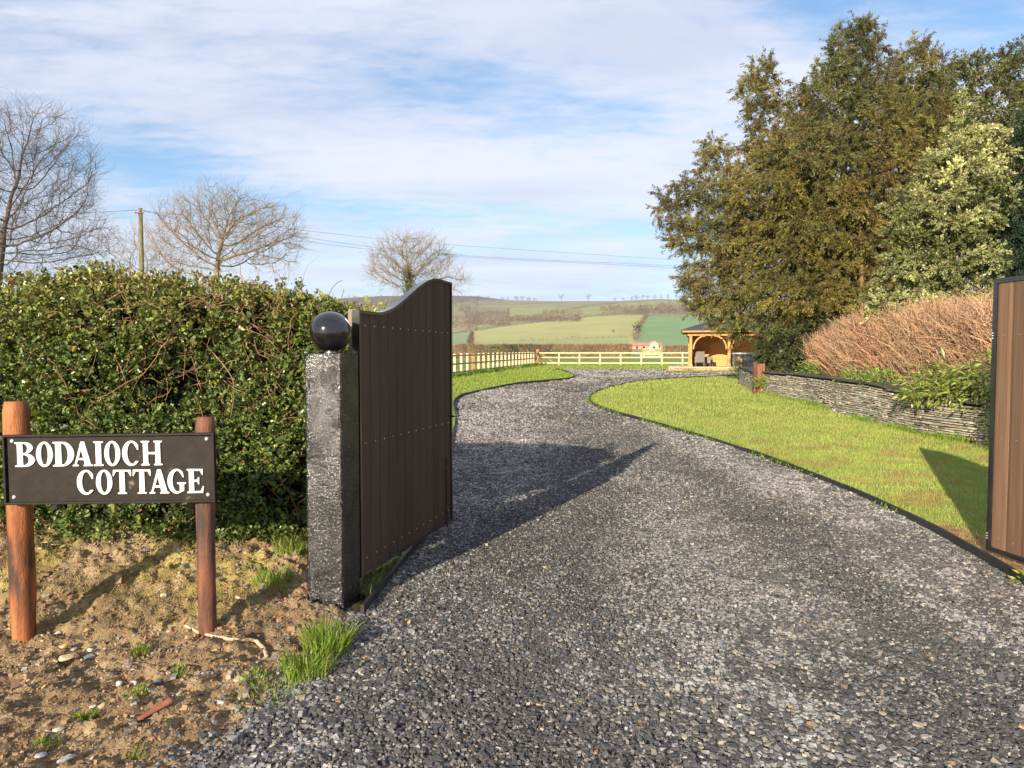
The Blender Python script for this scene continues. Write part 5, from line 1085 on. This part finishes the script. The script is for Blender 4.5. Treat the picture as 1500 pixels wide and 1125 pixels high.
def hedge():
    # leaves in sprigs: sprig centres over the front, top and right-hand end
    n = 17000; x = R.uniform(-6.5, -1.12, n); n2 = int(n)
    zt2 = htop(x); zb2 = bankz(x, 4.85) - .02 + .14 * (vnoise(x * 2.2, 3.3) > .55); z = zb2 + (zt2 - zb2) * R.random(n); y = hfront(x, z) + R.exponential(.10, n)
    C1 = np.column_stack([x, y, z]); N1 = np.tile([0, -1., .25], (n, 1))
    m_ = 6800; x = R.uniform(-6.5, -1.15, m_); y = R.uniform(5.05, 6.6, m_); C2 = np.column_stack([x, y, htop(x) - R.exponential(.05, m_) + (fbm(x * 3, y * 3, 1, 3) - .5) * .2 - .10 * (y - 5.05)]); N2 = np.tile([0, -.2, 1.], (m_, 1))
    m_ = 700; y = R.uniform(5.0, 6.6, m_); z = R.uniform(.35, 2.0, m_); C3 = np.column_stack([-1.14 + R.normal(0, .05, m_), y, z]); N3 = np.tile([1., -.2, .2], (m_, 1))
    CC = np.concatenate([C1, C2, C3]); NN = np.concatenate([N1, N2, N3])
    q = fbm(CC[:, 0] * 3.6, CC[:, 1] * 3.6, CC[:, 2] * 3.6, 3); k = R.random(len(CC)) < sstep(.36, .47, q) * .93 + .07; CC, NN, q = CC[k], NN[k], q[k]
    per = 9; i = np.repeat(np.arange(len(CC)), per); n = len(i)
    sd = NN + rnd_dirs(len(CC)) * .8; sd /= np.linalg.norm(sd, axis=1, keepdims=True); t = R.random(n) * .09
    pos = CC[i] + sd[i] * t[:, None] + R.normal(0, .014, (n, 3)); d = sd[i] * .6 + rnd_dirs(n) + NN[i] * .25; s = .0255 * R.lognormal(0, .32, n)
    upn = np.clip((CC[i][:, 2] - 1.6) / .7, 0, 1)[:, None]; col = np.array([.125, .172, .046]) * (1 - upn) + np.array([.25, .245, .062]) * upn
    tone = (1 + .3 * R.normal(0, 1, len(CC)))[i][:, None]; col = np.clip(col * np.clip(tone, .4, 1.9) * (1 + R.normal(0, .22, (n, 1))) * (1 + R.normal(0, .08, (n, 3))), .006, .8)
    k = R.random(n) < .05; col[k] = jitcol((.24, .23, .04), k.sum(), .2); k = R.random(n) < .015; col[k] = jitcol((.25, .11, .05), k.sum(), .2)
    v, f, c = scatter(SPINY_V, SPINY_F, pos, frames(d, R.uniform(0, 6.28, n)), np.column_stack([s * .8, s, s]), col)
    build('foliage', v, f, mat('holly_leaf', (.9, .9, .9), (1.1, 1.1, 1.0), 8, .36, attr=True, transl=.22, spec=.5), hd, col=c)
    # inner leaves: the hedge is dense right through
    n = 32000; x = R.uniform(-6.5, -1.25, n); z = R.random(n); z = .18 + (htop(x) - .30) * z; y = hfront(x, z) + R.uniform(.2, .8, n)
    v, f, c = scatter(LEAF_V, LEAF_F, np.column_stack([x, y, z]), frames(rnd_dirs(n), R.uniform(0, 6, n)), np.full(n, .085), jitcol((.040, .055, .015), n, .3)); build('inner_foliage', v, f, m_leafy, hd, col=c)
    # twigs
    b = []; 
    def twig(p, d, L_, r, n_=7, wig=.35):
        pts = [np.array(p, float)]; d = np.array(d, float)
        for _ in range(n_): d = d / np.linalg.norm(d); pts.append(pts[-1] + d * L_ / n_); d = d + R.normal(0, wig, 3)
        b.append((pts, np.linspace(r, r * .45, n_ + 1)))
    for _ in range(330):
        if R.random() < .55: px, py = R.uniform(180, 445), R.uniform(420, 560)
        else: px, py = R.uniform(0, 445), R.uniform(400, 640)
        p = at(px, py, 5); p[1] = hfront(p[0], p[2]) + R.uniform(-.03, .05); twig(p, (R.normal(0, .7), R.uniform(-.25, .15), R.normal(.2, .7)), R.uniform(.1, .42), R.uniform(.0016, .0038), 6, .3)
    for _ in range(10):   # long arching stems at the right
        p = at(R.uniform(250, 440), R.uniform(470, 640), 5); p[1] = hfront(p[0], p[2]) - .02; twig(p, (R.choice([-1, 1]) * R.uniform(.3, 1), R.uniform(-.1, .05), -R.uniform(.2, 1)), R.uniform(.35, .8), R.uniform(.003, .0055), 10, .22)
    for _ in range(90):   # bare stems at the foot
        x = R.uniform(-4.2, -1.2); z = float(bankz(x, 5.1)); twig((x, R.uniform(4.98, 5.3), z), (R.normal(0, .8), R.uniform(-.35, .1), R.uniform(.1, 1)), R.uniform(.25, .6), R.uniform(.005, .013), 8, .33)
    for _ in range(150):
        x = R.uniform(-5, -1.2); y = R.uniform(5.1, 6.4); twig((x, y, float(htop(x)) - .12), (R.normal(0, .35), R.normal(0, .3), 1), R.uniform(.12, .30), .0025, 5, .2)
    mb = MB()
    for pts, rr in b: mb.tube(pts, rr, 5, cap=False)
    for pts in ([at(478, 445, 5.2), at(484, 425, 5.2), at(493, 414, 5.15), at(501, 411, 5.1)], [at(499, 445, 5.3), at(501, 434, 5.3), at(504, 424, 5.3)], [at(520, 455, 5.3), at(530, 450, 5.2), at(546, 445, 5.1)]): mb.tube(smooth_line(pts, 2), .003, 5, cap=False)
    mb.build('foliage_stems', mat('hedge_twig', (.14, .07, .035), (.34, .19, .10), 10, .75, .3, 80, c3=(.42, .28, .12)), hd, True)
    # shoots rising from the top
    P = []; 
    for px, py, h in ((118, 388, .09), (160, 380, .09), (130, 386, .14), (178, 392, .10), (255, 404, .08), (310, 402, .07), (340, 405, .08), (410, 414, .09), (437, 412, .10), (60, 390, .06), (20, 392, .06), (95, 388, .1), (146, 384, .10)):
        p = at(px, py, 5.2); p[2] = float(htop(p[0])) + .02; P += [p + np.array([R.normal(0, .012), R.normal(0, .02), h * t]) for t in np.linspace(-.3, 1, 9)]
    P = np.repeat(np.array(P), 6, axis=0); n = len(P); v, f, c = scatter(SPINY_V, SPINY_F, P + R.normal(0, .016, P.shape), frames(rnd_dirs(n) + np.array([0, 0, .5]), R.uniform(0, 6, n)), np.full(n, .028), jitcol((.16, .18, .04), n, .25)); build('foliage', v, f, m_leafy, hd, col=c)
hedge()

# ---------------------------------------------------------------- grass tufts and odds and ends on the bank
def tuft(x, y, n, h, rad, c, label, lean=.55):
    r = empty('grass_tuft', (x, y, float(bankz(x, y))), label, 'grass', 'grass tufts on the bank'); a = R.uniform(0, 6.28, n); q = rad * R.random(n) ** .7; X_, Y_ = x + np.cos(a) * q, y + np.sin(a) * q; Z_ = np.maximum(bankz(X_, Y_), g(X_, Y_)) - .01
    hh = h * R.uniform(.4, 1.1, n); out = np.column_stack([np.cos(a), np.sin(a)]) * (lean * R.random(n) * hh)[:, None] + R.normal(0, .15, (n, 2)) * hh[:, None]; w = .0021
    pa = R.uniform(0, 6.28, n); wx, wy = np.cos(pa) * w, np.sin(pa) * w; lv = []
    for t, k in ((0, 1), (.4, .95), (.75, .7), (1, .05)):
        cx, cy, cz = X_ + out[:, 0] * t ** 1.8, Y_ + out[:, 1] * t ** 1.8, Z_ + hh * (t - .22 * t ** 3); lv.append((np.column_stack([cx - wx * k, cy - wy * k, cz]), np.column_stack([cx + wx * k, cy + wy * k, cz])))
    v = np.stack([p for pr_ in lv for p in pr_], 1).reshape(-1, 3); i = (np.arange(n) * 8)[:, None]; f = np.concatenate([i + np.array([[2 * k, 2 * k + 1, 2 * k + 3, 2 * k + 2]]) for k in range(3)])
    col = jitcol(c, n, .22, .08); k = R.random(n) < .1; col[k] = (.45, .38, .16); build('blades', v, f, m_blade, r, col=np.repeat(col, 8, axis=0))
def ghb(px, py):
    for Y in np.arange(2.2, 5.4, .004):
        P = at(px, py, Y)
        if P[2] <= max(float(bankz(P[0], Y)), 0): return P
    return at(px, py, 4)
for px, py, n, h, rad, lb in ((478, 952, 620, .20, .12, 'largest bright grass tuft at the foot of the black pillar'), (450, 985, 480, .12, .13, 'wide low grass tuft in front of the largest tuft by the pillar'), (395, 1020, 420, .05, .17, 'sparse short grass patch left of the gravel edge'), (368, 990, 160, .05, .08, 'thin short grass patch above the flat pale stones'),
                              (200, 1018, 170, .06, .045, 'small green tuft above the broken red tile'), (125, 1055, 170, .06, .05, 'small green tuft left of the round tan stone'), (68, 1092, 140, .05, .045, 'small green tuft near the bottom left corner'), (205, 955, 90, .07, .05, 'thin tuft between the two sign posts'),
                              (265, 985, 70, .05, .04, 'tiny tuft under the pale root'), (400, 850, 260, .12, .12, 'shaded tuft between the right sign post and the pillar'), (425, 800, 260, .12, .12, 'tuft at the hedge foot left of the pillar'), (200, 1105, 60, .04, .03, 'tiny tuft at the very bottom of the bank')):
    p = ghb(px, py); tuft(p[0], p[1], n, h, rad, (.20, .30, .035), lb)
def rstone(px, py, w, dd, h, c, label, yaw=0.):
    p = ghb(px, py); bm = MB(); d = rnd_dirs(60); nrm = d; import mathutils
    import bmesh
    b_ = bmesh.new(); bmesh.ops.create_icosphere(b_, subdivisions=3, radius=1.0); v = np.array([q.co[:] for q in b_.verts]); f = np.array([[q.index for q in x.verts] for x in b_.faces]); b_.free()
    pl = rnd_dirs(9); lim = R.uniform(.55, .9, 9)
    for k in range(9): s = v @ pl[k]; ex = np.maximum(s - lim[k], 0); v = v - ex[:, None] * pl[k]
    v = v * (1 + .05 * (fbm(v[:, 0] * 3, v[:, 1] * 3, v[:, 2] * 3, 3)[:, None] - .5)); v = v * np.array([w, dd, h]); cy, sy = math.cos(yaw), math.sin(yaw); v = np.column_stack([v[:, 0] * cy - v[:, 1] * sy, v[:, 0] * sy + v[:, 1] * cy, v[:, 2]])
    v = v + np.array([p[0], p[1], p[2] + h * .45]); tag(build('stone', v, f, mat('bank_stone', tuple(np.array(c) * .8), tuple(np.array(c) * 1.15), 20, .85, .5, 80), smooth=True, org=p), label, 'stone', 'loose stones on the bank')
TAN = (.50, .38, .22); GRY = (.26, .27, .27)
for a_ in ((97, 965, .042, .030, .016, TAN, 'largest flat tan stone, just right of the left sign post', .5), (93, 948, .028, .02, .012, (.52, .42, .16), 'yellowish flat stone above the largest tan stone', .3), (110, 952, .022, .016, .012, GRY, 'small grey stone touching the yellowish flat stone', .9), (133, 953, .018, .016, .012, (.50, .44, .36), 'small pale stone right of the largest tan stone', .1),
           (150, 1036, .020, .014, .014, TAN, 'rounded tan stone between the two small green tufts', .9), (137, 1037, .016, .014, .013, (.40, .38, .35), 'pale grey stone touching the rounded tan stone', .4), (98, 1113, .036, .018, .012, (.34, .34, .33), 'long grey slate piece at the bottom left', 1.0), (86, 1070, .030, .014, .009, (.36, .33, .30), 'thin grey flake below the small left tuft', .5), (70, 1073, .018, .012, .009, GRY, 'dark grey flake left of the thin flake', .2),
           (196, 1003, .020, .012, .014, (.50, .45, .42), 'pale pinkish stone above the small tuft', .2), (175, 1003, .020, .016, .014, (.46, .40, .34), 'buff stone left of the pale pinkish stone', .6), (233, 1002, .024, .018, .016, (.12, .14, .17), 'dark bluish stone right of the pale pinkish stone', 1.2), (322, 1030, .042, .012, .010, (.33, .32, .28), 'long flat grey slate beside the gravel edge', -.2),
           (85, 928, .022, .018, .012, (.48, .40, .32), 'pale stone beside the shadow of the left post', .2), (68, 873, .038, .020, .012, (.26, .26, .24), 'flat grey stone in the moss right of the left post', .2), (384, 857, .018, .018, .012, (.34, .38, .40), 'grey blue stone in the shaded tuft', .2), (352, 1022, .012, .034, .012, (.38, .34, .28), 'upright grey sliver near the short grass patch', .3), (248, 925, .020, .016, .01, GRY, 'flat grey chip left of the right sign post', .5), (240, 873, .022, .02, .014, (.52, .42, .26), 'tan pebble on the mossy slope between the posts', .2), (60, 1018 + 90, .022, .018, .012, (.30, .30, .30), 'grey stone at the bottom left edge', .8)):
    rstone(*a_)
p = [ghb(px, py) for px, py in ((272, 920), (290, 929), (310, 934), (330, 938), (350, 941), (365, 940), (378, 943), (387, 953), (391, 966))]; p = smooth_line(np.array(p) + np.array([0, 0, .012]), 2)
p[:, 2] += R.normal(0, .0022, len(p)); b = MB(); b.tube(p, np.linspace(.008, .011, len(p)) * (1 + R.normal(0, .12, len(p))), 8); tag(b.build('root', mat('pale_root', (.36, .26, .16), (.58, .45, .30), 25, .85, .6, 90), smooth=True, org=p[0]), 'pale crooked root lying at the foot of the right sign post', 'root')
p0, p1 = ghb(201, 1058), ghb(250, 1035); p0, p1 = p0 + [0, 0, .012], p1 + [0, 0, .03]; ax = (p1 - p0) / np.linalg.norm(p1 - p0); sd = np.cross(ax, (0, 0, 1.)); up_ = np.cross(sd, ax); b = MB(); V_ = []
for k in range(9):
    t = k / 8; c = p0 + (p1 - p0) * t; w = .008 + .014 * math.sqrt(t)
    for j in range(7): an = math.pi * (j / 6); V_.append(c + sd * math.cos(an) * w + up_ * math.sin(an) * w * .6)
V_ = np.array(V_); V2 = V_ - up_ * .004; f = gridfaces(9, 7); b.add(np.concatenate([V_, V2]), [np.concatenate([f, f[:, ::-1] + 63])]); tag(b.build('broken_tile', mat('rust_red_shard', (.16, .05, .03), (.30, .11, .06), 12, .6, .3, 60), smooth=True, org=p0), 'broken rust red curved shard lying on the soil', 'shard')
b = MB(); p = np.array([ghb(330, 1038), ghb(355, 1036), ghb(378, 1040)]) + [0, 0, .008]; b.tube(smooth_line(p, 1), [.004, .008, .009, .009, .006][:len(smooth_line(p, 1))] if len(smooth_line(p, 1)) <= 5 else .007, 6); tag(b.build('stick', mat('orange_brown_stick', (.32, .18, .09), (.48, .30, .16), 12, .85, .4, 60), org=p[0]), 'short orange brown stick beside the long flat slate', 'stick')
# straw and leaf litter
n = 2600; x = R.uniform(-4.2, -1.0, n); y = R.uniform(2.4, 5.1, n); k = (soil_in(x, y) > .05) & (R.random(n) < .25 + .75 * sstep(4.2, 4.9, y)); x, y = x[k], y[k]; n = len(x)
d = rnd_dirs(n) * [1, 1, .18]; v, f, c = scatter(LEAF_V, LEAF_F, np.column_stack([x, y, bankz(x, y) + .008]), frames(d, R.uniform(-.4, .4, n)), np.column_stack([R.choice([.003, .003, .018], n), R.uniform(.03, .09, n), np.full(n, .01)]), jitcol((.40, .26, .12), n, .3, .1))
tag(build('leaf_litter', v, f, mat('dead_leaf', (.85, .85, .85), (1.1, 1.1, 1.1), 20, .85, attr=True), col=c), 'dry straw and dead leaves on the soil bank', kind='stuff')
n = 5200; x = R.uniform(-3.8, -1.02, n); y = R.uniform(3.9, 5.0, n); k = fbm(x * 2.4, y * 2.4, 31, 3) > .50; x, y = x[k], y[k]; n = len(x)
v, f, c = blades(x, y, bankz(x, y) - .004, .05 * R.lognormal(0, .5, n), np.full(n, .0016), jitcol((.30, .25, .09), n, .3, .12), .9); tag(build('bank_grass', v, f, m_blade, col=c), 'thin dry grass on the upper bank', kind='stuff')
# leafy weed by the end of the edging, lower right
pw_ = gh(1499, 858); leafy('wall_plant', 'yellow green weed at the near end of the black edging', [np.array([pw_[0] + .05, pw_[1], .04])], 60, .05, (.42, .46, .06), (.05, .04, .025), .5, .4, 'plant', None, False)

# ---------------------------------------------------------------- far hedges, woods and trees on the hill
m_far = mat('far_twig_mass', (.8, .8, .8), (1.2, 1.2, 1.15), .5, .95, attr=True)
def tufts(pos, size, col, nl=26, flat=1.0, name=None):
    """a crown of small facets round each point"""
    n = len(pos); i = np.repeat(np.arange(n), nl); q = rnd_dirs(len(i)) * (R.random(len(i)) ** .33)[:, None] * size[i][:, None] * np.array([1, 1, flat]); P = pos[i] + q
    s = size[i] * .24 * R.lognormal(0, .3, len(i)); c = col[i] * (1 + R.normal(0, .2, (len(i), 1))) * (1 + R.normal(0, .05, (len(i), 3)))
    return scatter(LEAF_V, LEAF_F, P, frames(rnd_dirs(len(i)), R.uniform(0, 6, len(i))), np.column_stack([s * .8, s, s * .8]), np.clip(c, .01, .9))
def cut_hedge(x0, x1, Y, h, label, c=(.20, .105, .06), c2=(.36, .25, .12), thick=1.6, group='cut hedges at the end of the field'):
    n = int((x1 - x0) * h * 420); x = R.uniform(x0, x1, n); z = R.random(n); y = Y + R.random(n) * thick; zb = g(0, Y) - .05; top = h * (1 + .10 * (fbm(x * .5, 2, 1, 3) - .5)); P = np.column_stack([x, y - .2 * (1 - z), zb + z * top])
    col = np.array(c) * z[:, None] ** .7 + np.array(c2) * (1 - z[:, None] ** .7); k = fbm(x * .35, 7, 2, 3) > .56; col[k] = col[k] * .5 + np.array([.30, .26, .10]) * .5
    col = np.clip(col * (1 + R.normal(0, .28, (n, 1))), .02, .8); d = rnd_dirs(n) + np.array([0, 0, 1.0]); r = empty('far_hedge', ((x0 + x1) / 2, Y, float(zb)), label, 'hedge', group)
    v, f, c_ = scatter(LEAF_V, LEAF_F, P, frames(d, R.uniform(0, 6, n)), np.column_stack([np.full(n, .05), np.full(n, .32), np.full(n, .05)]), col); build('foliage', v, f, m_far, r, col=c_)
cut_hedge(at(520, 520, 98)[0], at(927, 520, 98)[0], 98, 1.95, 'long cut russet hedge beyond the paddock, left of the field gate')
cut_hedge(at(974, 520, 98)[0], at(1100, 520, 98)[0], 98, 1.75, 'short cut russet hedge between the field gate and the oak shelter')
cut_hedge(at(924, 520, 130)[0], at(1015, 520, 130)[0], 130, 1.1, 'low brown scrub in front of the distant farmhouse', (.24, .15, .10), (.34, .24, .14), 4)
def hedgerow(px_pts, label, size=2.2, c=(.085, .062, .05), step=2.0, tall=1.0, nl=16):
    P = resample(np.array([hill_find(px, py) for px, py in px_pts]), step); P = P + R.normal(0, .3, P.shape) * [1, 1, 0]; P[:, 2] = hz(750 + 1000 * P[:, 0] / P[:, 1], P[:, 1]) + size * .45
    s = size * R.lognormal(0, .22, len(P)); r = empty('hedgerow', P[0], label, 'hedgerow', 'hedgerows across the hillside'); v, f, c_ = tufts(P, s * .75, jitcol(c, len(P), .2, .05), nl, tall); build('foliage', v, f, m_far, r, col=c_)
hedgerow([(560, 497), (662, 490.5), (740, 478.5), (800, 471.5), (870, 464), (905, 461.5), (946, 462)], 'dark hedgerow along the upper edge of the big pale green field', 2.2, step=1.6)
hedgerow([(946, 463.5), (1030, 465.5), (1150, 466.5)], 'hedgerow along the top of the deep green field', 2.0, (.13, .10, .075), step=1.6)
hedgerow([(947, 462), (941, 472), (934, 480), (931, 490), (932, 500)], 'brown hedgerow dividing the pale field from the deep green field', 2.0, (.16, .11, .075), 1.5, 1.2)
hedgerow([(692, 488), (690, 496), (689, 505)], 'short hedgerow coming down beside the open left gate', 1.6, (.10, .07, .05), 1.4)
hedgerow([(765, 500), (830, 497.5), (920, 494.5)], 'broken hedgerow low in the big pale field', 1.3, (.12, .09, .06), 1.2, .8)
hedgerow([(720, 476), (760, 470), (800, 462), (850, 451), (905, 444)], 'wooded hedgerow climbing between the upper fields', 2.6, (.15, .115, .095), 2.4, 1.3)
hedgerow([(700, 447), (760, 447), (830, 443.5), (900, 441.5)], 'hedgerow high under the skyline', 2.6, (.12, .10, .09), 4)
hedgerow([(745, 453), (742, 466), (700, 470), (670, 478)], 'hedgerow round the small upper left field', 2.4, (.15, .115, .095), 2.5)
def wood(boxes, label, size, c, n, name='woodland'):
    P = []
    for (xa, ya, xb, yb, k) in boxes:
        for _ in range(int(n * k)): P.append(hill_find(R.uniform(xa, xb), R.uniform(ya, yb)))
    P = np.array(P); s = size * R.lognormal(0, .25, len(P)); P[:, 2] += s * .8; v, f, c_ = tufts(P, s, jitcol(c, len(P), .16, .04), 40, 1.1)
    tag(build(name, v, f, m_far, col=c_, org=P[0]), label, kind='stuff')
wood([(680, 458, 745, 478, 1.2), (745, 466, 850, 472, .9), (660, 462, 700, 484, .5), (790, 456, 850, 462, .25)], 'leafless woodland in the hollow above the pale field', 2.3, (.17, .13, .10), 300)
wood([(880, 450, 1015, 460, 1), (960, 444, 1015, 458, .4), (990, 452, 1120, 462, .5)], 'scattered leafless woodland under the skyline at the right', 2.6, (.16, .125, .10), 240)
wood([(480, 440, 700, 460, 1.6), (500, 434, 745, 442, .6)], 'dark woodland and moor at the left of the hill', 3.8, (.14, .11, .10), 240)
SKY = [(700, 434.5, 3, .9), (757, 437, 9, 1), (765, 436, 9, 1), (775, 437, 8, .9), (783, 437, 7, .9), (822, 437, 9, 1.6), (862, 437.5, 10, 1.6), (900, 437, 6, 1.2), (912, 436, 7, 1.2), (925, 434.5, 8, 1.2), (932, 434, 9, 1.2), (940, 434, 8, 1.2), (948, 434, 8, 1.2), (958, 434, 6, 1.4), (968, 434, 6, 1.5), (978, 434.5, 7, 1.4), (990, 434.5, 6, 1.5), (1000, 435, 7, 1.4), (1010, 435, 6, 1.5)]
for k, (px, py, s, tl) in enumerate(SKY):
    Y = 2250.; P = np.array([(px - 750) / 1000 * Y, Y, float(hz(np.array(float(px)), Y))]); r = empty('skyline_tree', P, 'tiny bare tree on the skyline of the far hill', 'tree', 'tiny trees along the skyline')
    v, f, c_ = tufts(P[None] + [[0, 0, s * tl]], np.array([float(s)]), jitcol((.12, .10, .09), 1), 60, tl * .7); build('crown', v, f, m_far, r, col=c_); b = MB(); b.tube([P - [0, 0, 2], P + [0, 0, s * tl]], [.8, .4], 5); b.build('trunk', m_bark_grey, r)
for px, py, s, tl, lb in ((1006, 460, 3.2, 1.5, 'small dark conifer beside the wood at the top of the deep green field'), (934, 489, 2.6, 1.2, 'dark round bush where the dividing hedgerow ends'), (898, 487, .9, 1, 'lone small bush in the middle of the pale field')):
    P = hill_find(px, py); r = empty('hill_tree', P, lb, 'tree'); v, f, c_ = tufts(P[None] + [[0, 0, s * tl]], np.array([s * 1.]), jitcol((.035, .05, .03), 1), 120, tl); build('crown', v, f, m_far, r, col=c_)
# thin air between here and the hills
m_hz = bpy.data.materials.new('haze_air'); m_hz.use_nodes = True; N_ = m_hz.node_tree.nodes; N_.clear(); vp = N_.new('ShaderNodeVolumePrincipled'); vp.inputs['Color'].default_value = (.80, .86, 1, 1); vp.inputs['Density'].default_value = .00007; vp.inputs['Anisotropy'].default_value = .2
oo = N_.new('ShaderNodeOutputMaterial'); m_hz.node_tree.links.new(vp.outputs[0], oo.inputs['Volume'])
USE_HAZE = True
if USE_HAZE:
    b = MB(); b.box((-5200, -60, -6), (7500, 3700, 330)); tag(b.build('haze', m_hz), kind='stuff')
